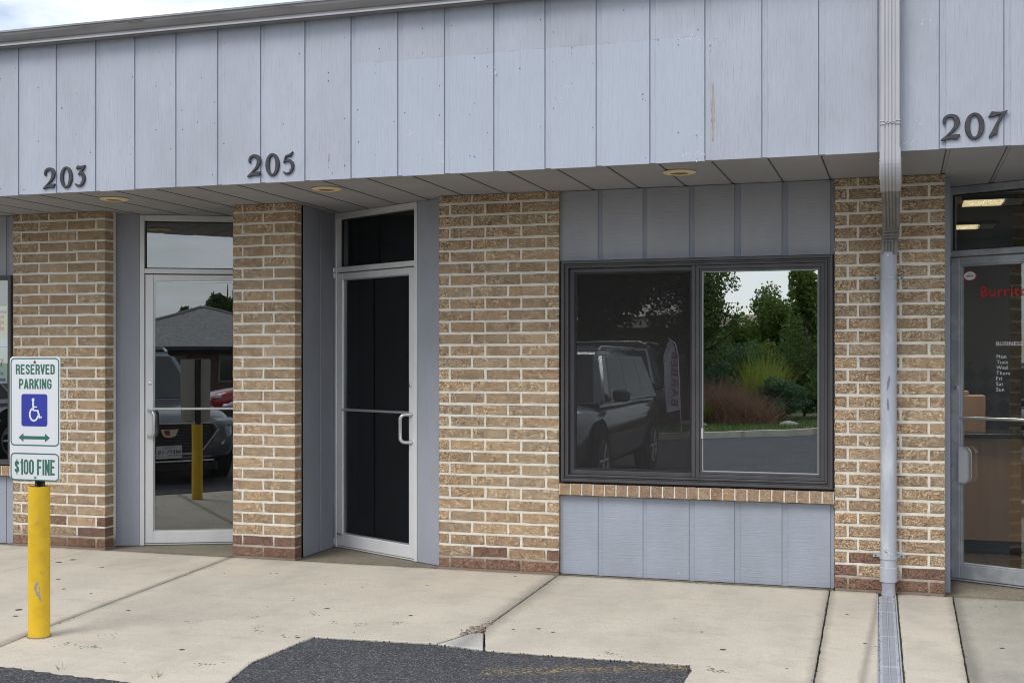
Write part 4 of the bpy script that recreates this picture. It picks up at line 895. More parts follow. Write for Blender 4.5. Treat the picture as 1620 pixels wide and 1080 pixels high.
MB().lathe([(.0, 2.124), (.004, 2.124)], (XP, YP-.05, 0), 8, 'z'); MB().lathe([(0, -.004), (.006, -.003), (.007, 0)], (XP-.004, YP-.0485, 2.122), 10, 'y').build('rivet', VW, ds)
for z, t in ((1.987, 0), (.238, .0)):
    mb = MB(); pts = [(XP+.052*math.cos(R(a)), YP+.052*math.sin(R(a))) for a in range(180, 361, 12)]
    mb.ribbon([(XP-.094, -.006), (XP-.060, -.006), (XP-.0525, -.02)]+pts+[(XP+.0525, -.02), (XP+.060, -.006), (XP+.094, -.006)], .004, z-.0105, z+.0105, 'z')
    st = mb.build('strap', mat('strap_metal', (.42, .43, .45), .4, metal=.5) if z > 1 else PIPE, ds)
    for s_ in (-1, 1): MB().lathe([(0, -.012), (.005, -.011), (.006, -.008)], (XP+s_*.079, 0, z), 8, 'y').build('screw', BLACK, st)
shoe = mat('clear_shoe', (.42, .40, .42), .35, var=((.30, .33, .40), (1, 1, 1), 18, .4, .6))
mb = MB(); mb.lathe([(.041, .10), (.041, .035), (.044, .0), (.0, .0)], (XP, YP-.008, 0), 28); mb.build('pipe_shoe', shoe, ds, smooth=True)
mb = MB()
for pts in ([(-.004, .60), (.004, .62), (.002, .66), (-.004, .69), (-.010, .65)], ):
    mb.prism([(XP+p[0], p[1]+.55) for p in pts], YP-.0506, YP-.048, 'y')
mb.prism([(XP-.008, 1.28), (XP+.004, 1.31), (XP+.010, 1.35), (XP+.009, 1.375), (XP, 1.365), (XP-.008, 1.33)], YP-.0512, YP-.046, 'y')
mb.build('paint_scuff', DARKPIPE, ds)
mb = MB()
for k in range(16): x = XP+random.uniform(-.025, .03); z = random.uniform(.25, .30); r = random.uniform(.002, .008); mb.box(x-r*.4, x+r*.4, YP-.0515, YP-.046+abs(x-XP)*.3, z-r, z+r)
mb.build('paint_fleck', flake, ds)
dr = empty('channel_drain', (-.084, -.10, 0), R(1.03), 'grey plastic channel drain cover running from the downspout across the sidewalk', 'drain cover')
DG = mat('drain_grey', (.43, .45, .49), .5, var=((.36, .38, .42), (1, 1, 1), 12, .4, .7), bump=((1, 1, 1), 60, .25, .001)); DG2 = mat('drain_grey_centre', (.32, .34, .38), .5, var=((.26, .28, .32), (1, 1, 1), 15, .4, .7))
y = 0.; seg_l = [.17, .33, .67, .67, .67, .67]
for l in seg_l:
    cv = MB().box(-.048, .048, y-l+.003, y, -.03, -.001, .003).build('cover_segment', DG, dr, local=True)
    for a, b in ((-.030, -.004), (.004, .030)): MB().box(a, b, y-l+.012, y-.009, -.002, .0012, .001).build('inlay', DG2, cv, local=True)
    MB().tube([(0, y-l+.006, .002), (0, y-.004, .002)], .0035, 8).build('ridge', DG, cv, local=True, smooth=True)
    mb = MB()
    for s_ in (-1, 1):
        for yy in (y-l*.2, y-l*.8): mb.lathe([(0, .0012), (.0025, .0012), (.003, -.001)], (s_*.040, yy, 0), 8)
    mb.build('screw', BLACK, cv, local=True); y -= l
for s_ in (-1, 1): MB().box(s_*.0535-.004, s_*.0535+.004, y, .055, -.03, .001, .002).build('channel_rail', DG, dr, local=True)
MB().box(-.05, .05, -3.2, .06, -.04, -.03).build('channel_floor', DIRT, dr, local=True)

# ------------------------------------------------------------ bollard and parking sign
BX, BY = -4.368, -2.645
bo = empty('bollard', (BX, BY, 0), 0, 'chipped yellow steel bollard under the reserved parking sign', 'bollard')
mb = MB(); n = 24; R0 = .056
pr = [(R0-.006, .80), (R0, .80), (R0, .02), (R0+.0015, .0), (R0+.002, -.02)]
mb.lathe(pr, (BX, BY, 0), 40); mb.lathe([(R0-.006, .80), (R0-.006, .62), (0, .62)], (BX, BY, 0), 32); mb.build('steel_tube', YELLOW, bo, smooth=True)
MB().lathe([(R0+.006, .004), (R0+.001, .007), (R0-.002, .0)], (BX, BY, 0), 32).build('base_sealant', CONC_REC, bo)
sg = empty('parking_sign', (BX, BY, .62), 0, 'white reserved parking sign with wheelchair symbol on yellow bollard', 'sign')
px_ = BX+.012
mb = MB(); mb.prism([(px_-.030, -2.655), (px_-.018, -2.655), (px_-.012, -2.635), (px_+.012, -2.635), (px_+.018, -2.655), (px_+.030, -2.655), (px_+.030, -2.651), (px_+.021, -2.651), (px_+.015, -2.630), (px_-.015, -2.630), (px_-.021, -2.651), (px_-.030, -2.651)], .60, 1.485, 'z'); mb.build('channel_post', CHANNEL, sg)
sx0, sx1 = onY(15.5, 600, -2.668)[0], onY(95, 600, -2.668)[0]; sy = -2.668
zt, zb_ = 1.489, .835
mb = MB(); mb.prism(rrect(sx0, sx1, zb_, zt, .024, 6), sy, sy+.0025, 'y'); mb.build('sign_panel', SIGNW, sg)
MB().prism(rrect(sx0+.001, sx1-.001, zb_+.001, zt-.001, .023, 6), sy+.0027, sy+.0035, 'y').build('sign_back', SIGNBACK, sg)
cx = (sx0+sx1)/2; w = sx1-sx0
zs = lambda py: onY(55, py, sy)[1]
for a, b in ((zs(705), zs(566)), (zs(760), zs(716.5))):
    MB().ribbon(rrect(sx0+.0085, sx1-.0085, a+.003, b-.003, .022, 6), .0065, sy-.0008, sy-.0001, 'y', True).build('green_border', SIGNG, sg)
block('RESERVED', SIGNG, sg, cx+.003, zs(592), sy, zs(576)-zs(592), .248)
block('PARKING', SIGNG, sg, cx+.003, zs(615), sy, zs(599)-zs(615), .208)
block('$100 FINE', SIGNG, sg, cx+.001, zs(751), sy, zs(726)-zs(751), .256, .15)
bx0, bx1, bz0, bz1 = onY(34, 600, sy)[0], onY(75, 600, sy)[0], zs(674), zs(623)
MB().prism(rrect(bx0, bx1, bz0, bz1, .014, 5), sy-.0008, sy-.0001, 'y').build('blue_square', SIGNB, sg)
bc = (bx0+bx1)/2; k = (bz1-bz0)/230.   # symbol drawn in 230-unit square (zoom units, y down from square top)
def Q(x, y): return (bc+(x-246)*k*.93, bz1-(y-374)*k)
mb = MB(); mb.prism([Q(236+13*math.cos(a), 416+13*math.sin(a)) for a in np.linspace(0, 2*math.pi, 18, endpoint=False)], sy-.0022, sy-.0010, 'y')
mb.ribbon([Q(236, 425), Q(238, 490), Q(278, 492), Q(297, 545), Q(314, 535)], 16*k, sy-.0018, sy-.0010, 'y')
mb.ribbon([Q(240, 466), Q(272, 466)], 9*k, sy-.0020, sy-.0010, 'y')
mb.ribbon([Q(228, 478), Q(212, 492), Q(204, 515), Q(208, 540), Q(222, 558), Q(243, 565), Q(263, 558), Q(276, 541), Q(280, 528)], 14*k, sy-.0016, sy-.0010, 'y')
mb.build('wheelchair_symbol', SIGNW, sg)
az_ = zs(692); ax0, ax1 = onY(29.5, 600, sy)[0], onY(79, 600, sy)[0]; h_ = .0085; hh = .023; hd = .031
MB().prism([(ax0, az_), (ax0+hd, az_+hh), (ax0+hd, az_+h_), (ax1-hd, az_+h_), (ax1-hd, az_+hh), (ax1, az_), (ax1-hd, az_-hh), (ax1-hd, az_-h_), (ax0+hd, az_-h_), (ax0+hd, az_-hh)], sy-.0008, sy-.0001, 'y').build('double_arrow', SIGNG, sg)
MB().lathe([(0, -.005), (.006, -.004), (.008, 0)], (cx, sy, zs(572.5)), 12, 'y').build('bolt', RUST, sg); MB().lathe([(0, -.005), (.007, -.004), (.010, 0)], (cx+.003, sy, zs(754)), 12, 'y').build('bolt', ALU_B, sg)

# ------------------------------------------------------------ vehicles (seen in the glass)
TYRE = mat('tyre', (.02, .02, .02), .8); RIM = mat('rim', (.45, .46, .47), .35, metal=.7); CARGLASS = mat('car_glass', (.015, .02, .022), .06, spec=.8); CHROME = mat('chrome', (.75, .75, .76), .15, metal=1); LAMP = mat('headlamp', (.75, .77, .80), .15)
def car(loc, rz, paint, label, cat, L_=4.85, Wd=1.92, H=1.62, hood=1.30, suv=True, front=True, plate=None):
    root = empty('parked_car', loc, rz, label, cat, 'cars parked in the lot'); hw = Wd/2; hl = L_/2; bt = .98 if suv else .86
    st = [(-hl, .80, .50, bt-.10), (-hl+.06, .90, .40, bt), (-hl+.3, .97, .30, bt+.04), (-hl+1.2, 1., .24, bt+.04), (0, 1., .22, bt+.02), (hl-hood-.15, 1., .22, bt+.01), (hl-hood*.6, .985, .24, bt-.01), (hl-.45, .95, .26, bt-.06), (hl-.15, .88, .28, bt-.13), (hl-.03, .80, .32, bt-.20), (hl, .72, .38, bt-.26)]
    n = 24; v = []; f = []
    for (y, ws, zb, zt_) in st:
        for k in range(n):
            a = 2*math.pi*k/n; c, s_ = math.cos(a), math.sin(a); p = .42
            v.append((hw*ws*math.copysign(abs(c)**p, c)*(1-.04*max(0, s_)), y, (zb+zt_)/2+(zt_-zb)/2*math.copysign(abs(s_)**p, s_)))
    m_ = len(st); f = [(i*n+k, i*n+(k+1) % n, (i+1)*n+(k+1) % n, (i+1)*n+k) for i in range(m_-1) for k in range(n)]+[tuple(range(n)), tuple(range((m_-1)*n, m_*n))]
    body = MB().add(v, f).build('body', paint, root, local=True, smooth=True)
    # cabin
    yb0, yb1 = -hl+.14, hl-hood; yt0, yt1 = (-hl+.42 if suv else -hl+1.25), hl-hood-.72; wb = hw*.93; wt = hw*.70; zb = bt-.04
    if not suv: yb0 = -hl+.7
    c8 = [(-wb, yb0, zb), (wb, yb0, zb), (wb, yb1, zb), (-wb, yb1, zb), (-wt, yt0, H), (wt, yt0, H), (wt, yt1, H), (-wt, yt1, H)]
    fs = [(3, 2, 1, 0), (4, 5, 6, 7), (0, 1, 5, 4), (1, 2, 6, 5), (2, 3, 7, 6), (3, 0, 4, 7)]
    bm = bmesh.new(); vv = [bm.verts.new(p) for p in c8]; [bm.faces.new([vv[i] for i in q]) for q in fs]; bmesh.ops.recalc_face_normals(bm, faces=bm.faces)
    bmesh.ops.bevel(bm, geom=list(bm.edges), offset=.07, segments=3, affect='EDGES'); MB().bm(bm).build('cabin', paint, root, local=True, smooth=True)
    def pane(quad, u0, u1, v0, v1, name='window', m=CARGLASS, off=.006, taper=0):
        q = [Vector(c8[i]) for i in quad]; nn = (q[1]-q[0]).cross(q[3]-q[0]).normalized(); cen = sum(q, Vector())/4
        if nn.dot(cen-Vector((0, (yb0+yb1)/2, (zb+H)/2))) < 0: nn = -nn
        P = lambda u, w_: (q[0]*(1-u)+q[1]*u)*(1-w_)+(q[3]*(1-u)+q[2]*u)*w_
        a = [P(u0, v0), P(u1, v0), P(u1, v1), P(u0, v1)]; MB().add([p+nn*off for p in a]+[p-nn*.01 for p in a], [(0, 1, 2, 3), (7, 6, 5, 4), (0, 4, 5, 1), (1, 5, 6, 2), (2, 6, 7, 3), (3, 7, 4, 0)]).build(name, m, root, local=True)
    pane((3, 2, 6, 7), .07, .93, .10, .90, 'windshield'); pane((0, 1, 5, 4), .10, .90, .30, .88, 'rear_window')
    for quad in ((1, 2, 6, 5), (0, 3, 7, 4)):
        pane(quad, .030, .895, .115, .90, 'window_trim', RIM, .003)
        pane(quad, .045, .27, .20, .86); pane(quad, .30, .58, .16, .88); pane(quad, .605, .88, .14, .88)
    for s_ in (-1, 1):
        if suv: MB().tube([(s_*wt*.92, yt0+.1, H+.0), (s_*wt*.92, yt0+.25, H+.05), (s_*wt*.92, yt1-.3, H+.05), (s_*wt*.92, yt1-.12, H)], .018, 8).build('roof_rail', CHROME, root, local=True, smooth=True)
        mr = MB().box(s_*(hw+.02)-.10, s_*(hw+.02)+.10, yb1-.62, yb1-.50, bt+.02, bt+.17, .03).build('side_mirror', paint, root, local=True)
        for yw in (hl-.92, -hl+.98):
            MB().lathe([(0, 0), (.43, 0), (.44, .01)], (s_*(hw-.006)-(0.005 if s_ > 0 else -.005), yw, .40), 28, 'x').build('wheel_arch', BLACK, root, local=True)
            wh = MB().lathe([(.22, -.11), (.33, -.11), (.365, -.08), (.365, .08), (.33, .11), (.22, .11)], (s_*(hw-.09), yw, .365), 32, 'x').build('wheel', TYRE, root, local=True, smooth=True)
            xo = s_*(hw+.012); mb_ = MB().lathe([(.235, 0), (.235, s_*.012), (.215, s_*.014), (.20, 0)], (xo, yw, .365), 32, 'x')
            for k_ in range(6):
                a = k_*math.pi/3; mb_.tube([(xo, yw, .365), (xo, yw+.21*math.cos(a), .365+.21*math.sin(a))], .022, 6)
            mb_.build('rim', RIM, wh, local=True, smooth=True)
        MB().box(s_*hw*.72-.16, s_*hw*.72+.16, hl-.24, hl-.055, bt-.28, bt-.18, .03).build('headlight', LAMP, root, local=True)
        MB().tube([(s_*hw*.80, hl-.10, bt-.28), (s_*hw*.76, hl-.03, bt-.40), (s_*hw*.68, hl-.0, bt-.50)], .014, 8).build('running_light', LAMP, root, local=True, smooth=True)
    if front:
        MB().prism([(-.52, bt-.24), (.52, bt-.24), (.58, bt-.33), (.36, bt-.58), (-.36, bt-.58), (-.58, bt-.33)], hl-.02, hl+.012, 'y').build('grille', BLACK, root, local=True)
        mb = MB()
        for k_ in range(9): z = bt-.27-.034*k_; ww = .50 if k_ < 4 else .50-.03*(k_-3); mb.box(-ww, ww, hl+.013, hl+.018, z-.004, z+.004)
        mb.build('grille_mesh', mat('grille_bar', (.10, .10, .11), .3), root, local=True)
        MB().ribbon([(-.60, bt-.31), (-.54, bt-.23), (.54, bt-.23), (.60, bt-.31), (.38, bt-.60), (-.38, bt-.60)], .016, hl+.0, hl+.022, 'y', True).build('grille_trim', CHROME, root, local=True)
        em_ = MB().prism([(-.11, bt-.30), (.11, bt-.30), (.07, bt-.385), (0, bt-.40), (-.07, bt-.385)], hl+.02, hl+.03, 'y').build('emblem', CHROME, root, local=True)
        MB().prism([(-.075, bt-.315), (.0, bt-.315), (.0, bt-.375), (-.05, bt-.365)], hl+.031, hl+.034, 'y').build('emblem_field', mat('enamel_red', (.35, .05, .04), .3), em_, local=True)
        MB().box(-.55, .55, hl-.03, hl+.016, .29, .305).build('bumper_trim', CHROME, root, local=True)
        MB().box(-.60, .60, hl-.05, hl+.006, .16, .28, .02).build('lower_bumper', BLACK, root, local=True)
    if plate:
        pl = MB().box(-.155, .155, hl+.014, hl+.020, .33, .485, .002).build('license_plate', SIGNW, root, local=True)
        t = text('plate_number', plate, mat('plate_ink', (.03, .03, .12), .5), pl, -.135, .365, 0, .068, .27)
        t.rotation_euler = (0, 0, math.pi); t.location = (0, hl+.0212, 0)
        t2 = text('plate_state', 'ILLINOIS', VR, pl, -.06, .455, 0, .018, .12); t2.rotation_euler = (0, 0, math.pi); t2.location = (0, hl+.0212, 0)
    return root
car((-4.17, -6.75, -.022), 0, mat('paint_graphite', (.15, .165, .185), .22, metal=.5, coat=1), 'dark grey sport utility vehicle parked nose-in, reflected in the dark window', 'suv', plate='MFD 19')
car((3.7, -19.6, -.022), R(100), mat('paint_red', (.42, .012, .02), .25, coat=1), 'red car reflected at the pillar edge of the 203 door glass', 'car', suv=False, H=1.45, L_=4.5, Wd=1.8)
car((1.75, -12.4, -.022), R(82), mat('paint_black', (.02, .022, .026), .2, coat=1), 'black car reflected low in the 203 door glass', 'car', suv=False, H=1.45, L_=4.6, Wd=1.82)
car((-6.95, -17.2, -.022), R(91), mat('paint_navy', (.03, .035, .05), .22, coat=1), 'dark van parked behind the feather flag in the window reflection', 'van', H=1.85, hood=.8, L_=5.0)
car((-13.2, -5.2, -.022), R(12), mat('paint_white', (.65, .66, .67), .25, coat=1), 'white car reflected at the right edge of the 207 door', 'car', suv=False, H=1.46, L_=4.6, Wd=1.83)
car((-8.6, -7.4, -.022), R(2), mat('paint_plum', (.05, .03, .055), .25, coat=1), 'dark plum car reflected in the left poster window', 'car', suv=False, H=1.46, L_=4.6, Wd=1.83)

# ------------------------------------------------------------ across the lot: kerb, lawn, planting (seen in the glass)
def kerb_y(x): return -15.2+(-3.7-x)*(-1.0)*(-1.25) if x > -3.7 else -15.2
def ky(x): return -15.0-1.1*max(0, x+3.9)**1.05*.9 if x > -3.9 else -15.0+.12*min(3, -3.9-x)
xs = [-30+.5*i for i in range(120)]
pts = [(x, ky(x)) for x in xs if ky(x) > -24]
MB().ribbon(pts, .16, -.03, .11, 'z').build('kerb', concrete_mat('kerb_concrete', (.62, .58, .48), (.52, .49, .41)), kind='structure')
poly = [(p[0], p[1]-.08) for p in pts]+[(pts[-1][0]+1, -60), (-30, -60)]
MB().prism(poly, -.03, .09, 'z').build('lawn', GRASS, kind='structure')
mb = MB(); v = []; f = []
nb = 9000
X = RNG.uniform(-9, -.5, nb); 
for i in range(nb):
    x = X[i]; y = ky(x)-.12-random.random()*4.5; h = random.uniform(.03, .08); a = random.random()*3.14; dx, dy = math.cos(a)*.012, math.sin(a)*.012
    k = len(v); v += [(x-dx, y-dy, .09), (x+dx, y+dy, .09), (x+random.uniform(-.03, .03), y+random.uniform(-.03, .03), .09+h)]; f.append((k, k+1, k+2))
mb.add(v, f); mb.build('grass_blades', mat('grass_blade', (.15, .22, .045), .8, var=((.14, .17, .06), (1, 1, 1), 2, .4, .6)), kind='stuff', rec=False)
def leafmat(n, a, b):
    m = mat(n, a, .65, spec=.3); c = mixcol(m, ramp(m, noise(m, coords(m), 2.5, 4, .7), .35, .65), a, b); L(m, c, bsdf(m).inputs['Base Color'])
    tr = N(m, 'ShaderNodeBsdfTranslucent'); L(m, c, tr.inputs[0]); x = N(m, 'ShaderNodeMixShader'); x.inputs[0].default_value = .3
    L(m, bsdf(m).outputs[0], x.inputs[1]); L(m, tr.outputs[0], x.inputs[2]); L(m, x.outputs[0], m.node_tree.nodes['Material Output'].inputs[0]); return m
LF = [leafmat('leaf_dark', (.06, .115, .03), (.11, .17, .045)), leafmat('leaf_mid', (.11, .19, .04), (.19, .26, .06)), leafmat('leaf_bluish', (.055, .12, .06), (.10, .18, .085)), leafmat('leaf_lime', (.22, .28, .045), (.33, .38, .08)), leafmat('twig_red', (.26, .15, .10), (.36, .23, .16))]
BARK = mat('bark', (.09, .065, .045), .95, bump=((20, 20, 3), 2, 1, .02))
def leaves(cl, n, size, m, name, root, asp=1.8):
    """cl: list of (x,y,z,rx,ry,rz)"""
    vol = np.array([c[3]*c[4]*c[5] for c in cl]); idx = RNG.choice(len(cl), n, p=vol/vol.sum()); c = np.array(cl)[idx]
    d = RNG.normal(size=(n, 3)); d /= np.linalg.norm(d, axis=1)[:, None]; r = RNG.uniform(.35, 1.0, n)**.6; r *= 1+RNG.normal(0, .08, n)
    p = c[:, :3]+d*r[:, None]*c[:, 3:]
    a = RNG.normal(size=(n, 3)); a /= np.linalg.norm(a, axis=1)[:, None]; b = np.cross(a, RNG.normal(size=(n, 3))); b /= np.linalg.norm(b, axis=1)[:, None]
    s = (size*RNG.uniform(.6, 1.3, n))[:, None]
    v = np.stack([p-a*s*asp*.5, p+b*s*.5, p+a*s*asp*.5, p-b*s*.5], 1).reshape(-1, 3)
    f = np.arange(n*4).reshape(-1, 4)
    me = bpy.data.meshes.new(name); me.vertices.add(n*4); me.vertices.foreach_set('co', (v-np.array(origin(root))).ravel())
    me.loops.add(n*4); me.loops.foreach_set('vertex_index', f.ravel().astype(np.int32)); me.polygons.add(n); me.polygons.foreach_set('loop_start', (np.arange(n)*4).astype(np.int32))
    me.materials.append(m); me.update(calc_edges=True); o = bpy.data.objects.new(name, me); COL.objects.link(o); o.parent = root; return o
def clumps(x, y, z, rx, ry, rz, n):
    out = []
    for k in range(n):
        d = RNG.normal(size=3); d /= np.linalg.norm(d); r = random.random()**.4*.75
        out.append((x+d[0]*r*rx, y+d[1]*r*ry, z+d[2]*r*rz, rx*random.uniform(.2, .42), ry*random.uniform(.2, .42), rz*random.uniform(.16, .34)))
    return out
def tree(x, y, h, cr, lf, label, n=9000, size=.12, base=.35, group='trees beyond the parking lot', nc=16, limbs=7):
    root = empty('tree', (x, y, 0), 0, label, 'tree', group); tr = h*.028
    mb = MB().tube([(x, y, 0), (x+.05, y, h*.3), (x-.04, y+.05, h*.6), (x, y, h*.92)], [tr, tr*.75, tr*.5, tr*.12], 10)
    for k in range(limbs):
        a = k*2.4+random.random(); z = h*(base+.08+.45*k/limbs); l = cr*random.uniform(.6, .95)*(1.15-.6*k/limbs)
        mb.tube([(x, y, z), (x+math.cos(a)*l*.5, y+math.sin(a)*l*.5, z+l*.25), (x+math.cos(a)*l, y+math.sin(a)*l, z+l*.6)], [tr*.4, tr*.22, tr*.06], 6)
    mb.build('trunk', BARK, root, smooth=True); zc = h*(base+1)/2
    leaves(clumps(x, y, zc, cr, cr, h*(1-base)/2, nc), n, size, lf, 'crown', root); return root
def shrub(x, y, r, h, lf, label, n=5000, size=.04, nc=30, name='shrub', z0=.1):
    root = empty(name, (x, y, z0), 0, label, name.replace('_', ' '), 'shrubs in the planting bed'); mb = MB()
    for k in range(7): a = k*.9+random.random(); mb.tube([(x, y, z0-.03), (x+math.cos(a)*r*.6, y+math.sin(a)*r*.6, z0+h*.75)], [.015, .005], 5)
    mb.build('stems', BARK, root); leaves(clumps(x, y, z0+h*.5, r, r, h*.55, nc), n, size, lf, 'foliage', root); return root
# sizes and places follow the reflection in the right-hand pane
shrub(-4.7, -21.6, 1.0, 1.9, LF[2], 'blue-green leafy shrub behind the bare red twigs, in the window reflection', 7000)
shrub(-3.6, -22.4, .85, 1.9, LF[2], 'tall rounded blue-green shrub in the middle of the window reflection', 7000)
shrub(-2.7, -20.6, .75, 1.05, LF[2], 'low spreading shrub at the front of the planting bed, reflected', 6000)
shrub(-1.7, -21.5, 1.0, 1.3, LF[0], 'dark low shrub at the right of the reflected planting bed', 6000)
shrub(-2.3, -23.0, .9, 2.4, LF[0], 'dark tall shrub behind the lime grass, reflected', 7000)
shrub(-6.4, -21.5, 1.1, 1.7, LF[0], 'dark shrub left of the planting bed, seen through the screen', 5000)
shrub(-3.3, -23.6, 1.0, 2.1, LF[1], 'loose green shrub behind the lime grass, reflected', 8000)
shrub(-4.6, -24.4, 1.1, 2.2, LF[0], 'dark shrub under the feathery tree, reflected', 8000)
# lime ornamental grass
def spiky(x, y, r, h, lf, label, n=700, name='ornamental_grass', cat='ornamental grass', w=.018, z0=.1, bs=0.):
    root = empty(name, (x, y, z0), 0, label, cat, 'shrubs in the planting bed'); v = []; f = []
    for i in range(n):
        a = random.random()*6.283; t = random.random()**.7; lx, ly = math.cos(a), math.sin(a); hh_ = h*random.uniform(.6, 1.05); l = r*t; b0 = random.random()*.12; ox, oy = (random.gauss(0, r*bs), random.gauss(0, r*bs)) if bs else (0, 0); kx = random.gauss(0, bs*.5)
        P = [(x+ox+lx*(b0+l*q**1.6)+kx*math.sin(q*5), y+oy+ly*(b0+l*q**1.6), z0+hh_*(q-.22*t*q**3)) for q in (0, .35, .7, 1)]; k = len(v)
        for j, p in enumerate(P): ww = w*(1-.3*j); v += [(p[0]-ly*ww/2, p[1]+lx*ww/2, p[2]), (p[0]+ly*ww/2, p[1]-lx*ww/2, p[2])]
        f += [(k+2*j, k+2*j+1, k+2*j+3, k+2*j+2) for j in range(3)]
    MB().add(v, f).build('blades', lf, root, rec=False); return root
spiky(-3.1, -21.2, .8, 1.75, LF[3], 'bright lime ornamental grass in the middle of the window reflection', 800, bs=.25)
spiky(-4.25, -18.6, .5, .55, LF[3], 'low grassy clump by the reflected stones', 700)
spiky(-4.15, -19.6, .95, 1.15, LF[4], 'bare red-brown twiggy bush in the window reflection', 1300, 'twiggy_bush', 'bush', .012, bs=.5)
spiky(-3.3, -19.4, .7, .75, LF[4], 'smaller red-brown twiggy bush beside the low shrub', 600, 'twiggy_bush', 'bush', .012, bs=.5)
mb_st = mat('stone', (.42, .41, .38), .9)
for k, (x, y, r) in enumerate(((-4.35, -17.9, .16), (-4.1, -18.0, .10), (-2.3, -18.7, .15))):
    bm = bmesh.new(); bmesh.ops.create_icosphere(bm, subdivisions=2, radius=r)
    for v in bm.verts: v.co = Vector((v.co.x*1.4*random.uniform(.92, 1.08)+x, v.co.y*random.uniform(.92, 1.08)+y, v.co.z*.6*random.uniform(.92, 1.08)+.10))
    tag(MB().bm(bm).build('garden_stone', mb_st, smooth=True), ('larger pale stone on the lawn edge by the planting bed', 'smaller stone beside the larger pale stone', 'stone alone at the right of the reflected lawn')[k], 'stone', 'stones edging the planting bed')
tree(-4.75, -20.6, 4.6, 1.35, LF[0], 'dark feathery tree hanging over the planting bed, reflected', 16000, .05, .25, nc=40)
tree(-3.4, -27, 3.75, 1.15, LF[1], 'round mid-green tree beyond the planting bed, reflected', 12000, .06, .12, nc=34)
tree(-2.35, -25, 4.5, .65, LF[1], 'slim bright-green tree at the right of the window reflection', 7000, .07, .3, nc=30)
tree(-4.5, -27.5, 3.1, 1.0, LF[1], 'low bushy tree in front of the brown roof, reflected', 10000, .06, .12, nc=30)
tree(-7.3, -20.5, 6.5, 2.6, LF[0], 'large dark tree behind the screened sash reflection', 30000, .09, .20, nc=60, limbs=4)
tree(-10.6, -25, 6.5, 2.6, LF[0], 'large dark tree at the far left beyond the lawn', 9000, .13, .3)
tree(-20, -10, 6, 2.4, LF[1], 'green tree at the lot edge, glimpsed in the 207 door glass', 8000, .13, .3)
tree(13.9, -54, 6.2, 1.6, LF[0], 'dark pine-like tree beside the hip roof in the 203 reflection', 10000, .16, .2)
tree(12.0, -54.5, 4.8, 1.3, LF[0], 'dark rounded tree behind the hip roof in the 203 reflection', 9000, .16, .3)
tree(17.5, -52, 6.0, 2.4, LF[0], 'broad dark tree at the right of the hip-roofed house', 9000, .16, .25)
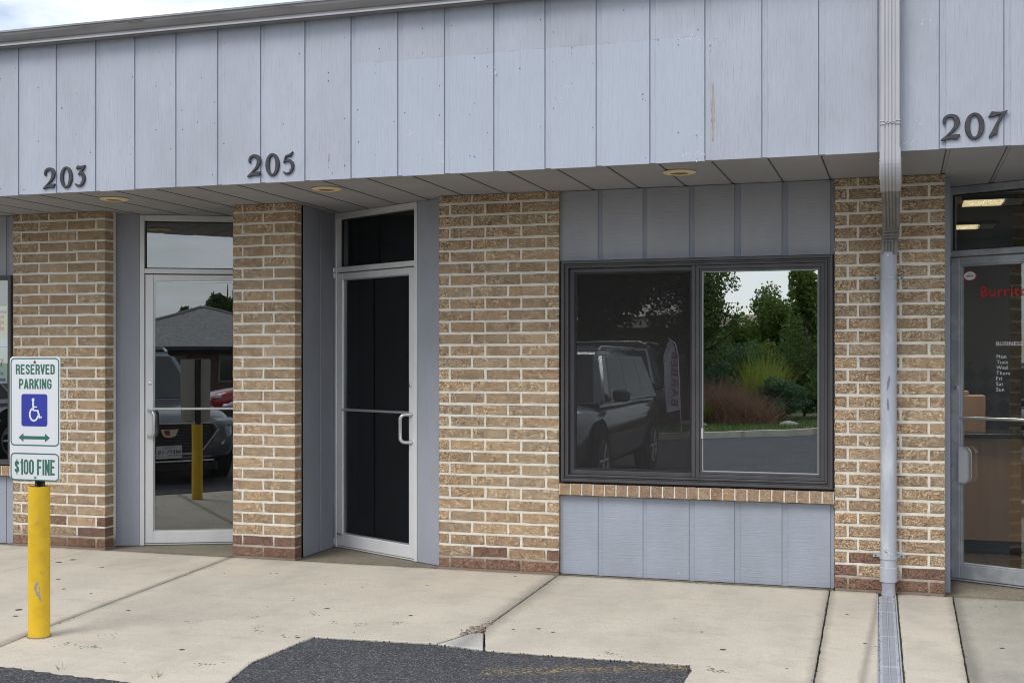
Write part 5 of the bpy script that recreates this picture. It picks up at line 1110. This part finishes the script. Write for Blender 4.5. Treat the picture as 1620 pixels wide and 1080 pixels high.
# hip-roofed building with shingles
def hiphouse(x, y, w, d, eave, ridge, label, wallc, roofm, rot=0, ohang=.6):
    h = empty('house', (x, y, 0), rot, label, 'house', 'low houses across the parking lot')
    MB().box(-w/2, w/2, -d/2, d/2, -.02, eave-.02).build('wall', wallc, h, local=True)
    a, b = w/2+ohang, d/2+ohang; rl = max(.0, a-b)
    v = [(-a, -b, eave), (a, -b, eave), (a, b, eave), (-a, b, eave), (-rl, 0, ridge), (rl+.01, 0, ridge)]
    MB().add(v, [(0, 1, 5, 4), (2, 3, 4, 5), (1, 2, 5), (3, 0, 4), (3, 2, 1, 0)]).build('roof', roofm, h, local=True)
    mb = MB(); mb.ring(-a, a, -b, b, .02, 0, 0)
    e = MB(); t = .10
    e.box(-a-t, a+t, b, b+t, eave-.12, eave+.02); e.box(-a-t, a+t, -b-t, -b, eave-.12, eave+.02); e.box(-a-t, -a, -b, b, eave-.12, eave+.02); e.box(a, a+t, -b, b, eave-.12, eave+.02); e.build('gutter', mat('dark_gutter', (.03, .035, .05), .4), h, local=True)
    for s_ in (-1, 1):
        rv = MB().tube([(s_*a, b, eave+.03), (s_*rl, 0, ridge+.03)], .07, 6).build('roof_hip', mat('hip_cap', (.27, .25, .23), .9), h, local=True)
    for k in range(int(w/2.4)):
        xx = -w/2+1.2+k*2.4
        wd = MB().box(xx-.5, xx+.5, d/2, d/2+.04, .7, 1.65).build('window', CARGLASS, h, local=True)
        MB().ribbon([(xx-.55, .65), (xx+.55, .65), (xx+.55, 1.7), (xx-.55, 1.7)], .09, d/2+.02, d/2+.07, 'y', True).build('window_frame', mat('house_trim', (.25, .22, .19), .7), wd, local=True)
    MB().box(-.3, .1, -1.0, -.7, ridge-.7, ridge-.05).build('roof_vent', ALU, h, local=True)
    return h
shing = mat('roof_shingle', (.22, .215, .21), .95, var=((.33, .32, .31), (3, 3, 9), 2.2, .42, .58), bump=((3, 3, 20), 3, 1, .03))
hiphouse(9.1, -43.8, 11.6, 11.5, 2.06, 3.88, 'low brick house with grey hip roof in the 203 door reflection', mat('house_brick', (.16, .10, .075), .9, var=((.10, .07, .055), (1, 1, 6), 4, .4, .6)), shing, R(8))
hiphouse(-5.5, -36, 12, 8, 2.55, 3.15, 'low tan building with brown roof behind the planting, reflected', mat('tan_wall', (.34, .28, .2), .9), mat('brown_roof', (.26, .20, .14), .9))
# feather flag
fl = empty('feather_flag', (-3.62, -12.9, -.02), 0, 'white feather flag on a curved pole in the window reflection', 'flag')
pole = [(-3.62, -12.9, 0)]+[(-3.62-.02*i, -12.9, .4*i) for i in range(1, 5)]+[(-3.74, -12.9, 1.78), (-3.86, -12.9, 1.87)]
MB().tube(pole, .011, 8).build('pole', CHROME, fl, smooth=True)
fm = mat('flag_cloth', (.80, .80, .82), .8)
v = []; n = 14
for i in range(n+1):
    t = i/n; z = .62+1.24*t; xr = -3.65-.025*t*4+(0 if t < .9 else -.10*(t-.9)*8); wv = .24*(1-.1*t) if t < .75 else .24*(.925-.9*((t-.75)/.25)**2*.9)
    for j in range(6): s_ = j/5; v.append((xr-wv*s_*1., -12.9+.035*math.sin(t*9+s_*5), z-.05*s_))
MB().add(v, [(i*6+j, i*6+j+1, (i+1)*6+j+1, (i+1)*6+j) for i in range(n) for j in range(5)]).build('cloth', fm, fl, rec=False, smooth=True)
lt = text('lettering', 'BARBER', mat('flag_print', (.30, .06, .10), .7), fl, 0, 0, 0, .12, .95)
lt.matrix_local = Matrix.Translation(Vector((-3.80+3.62, -.0+.06, .72))) @ Matrix.Rotation(math.pi, 4, 'Z') @ Matrix.Rotation(R(-90), 4, 'Y')
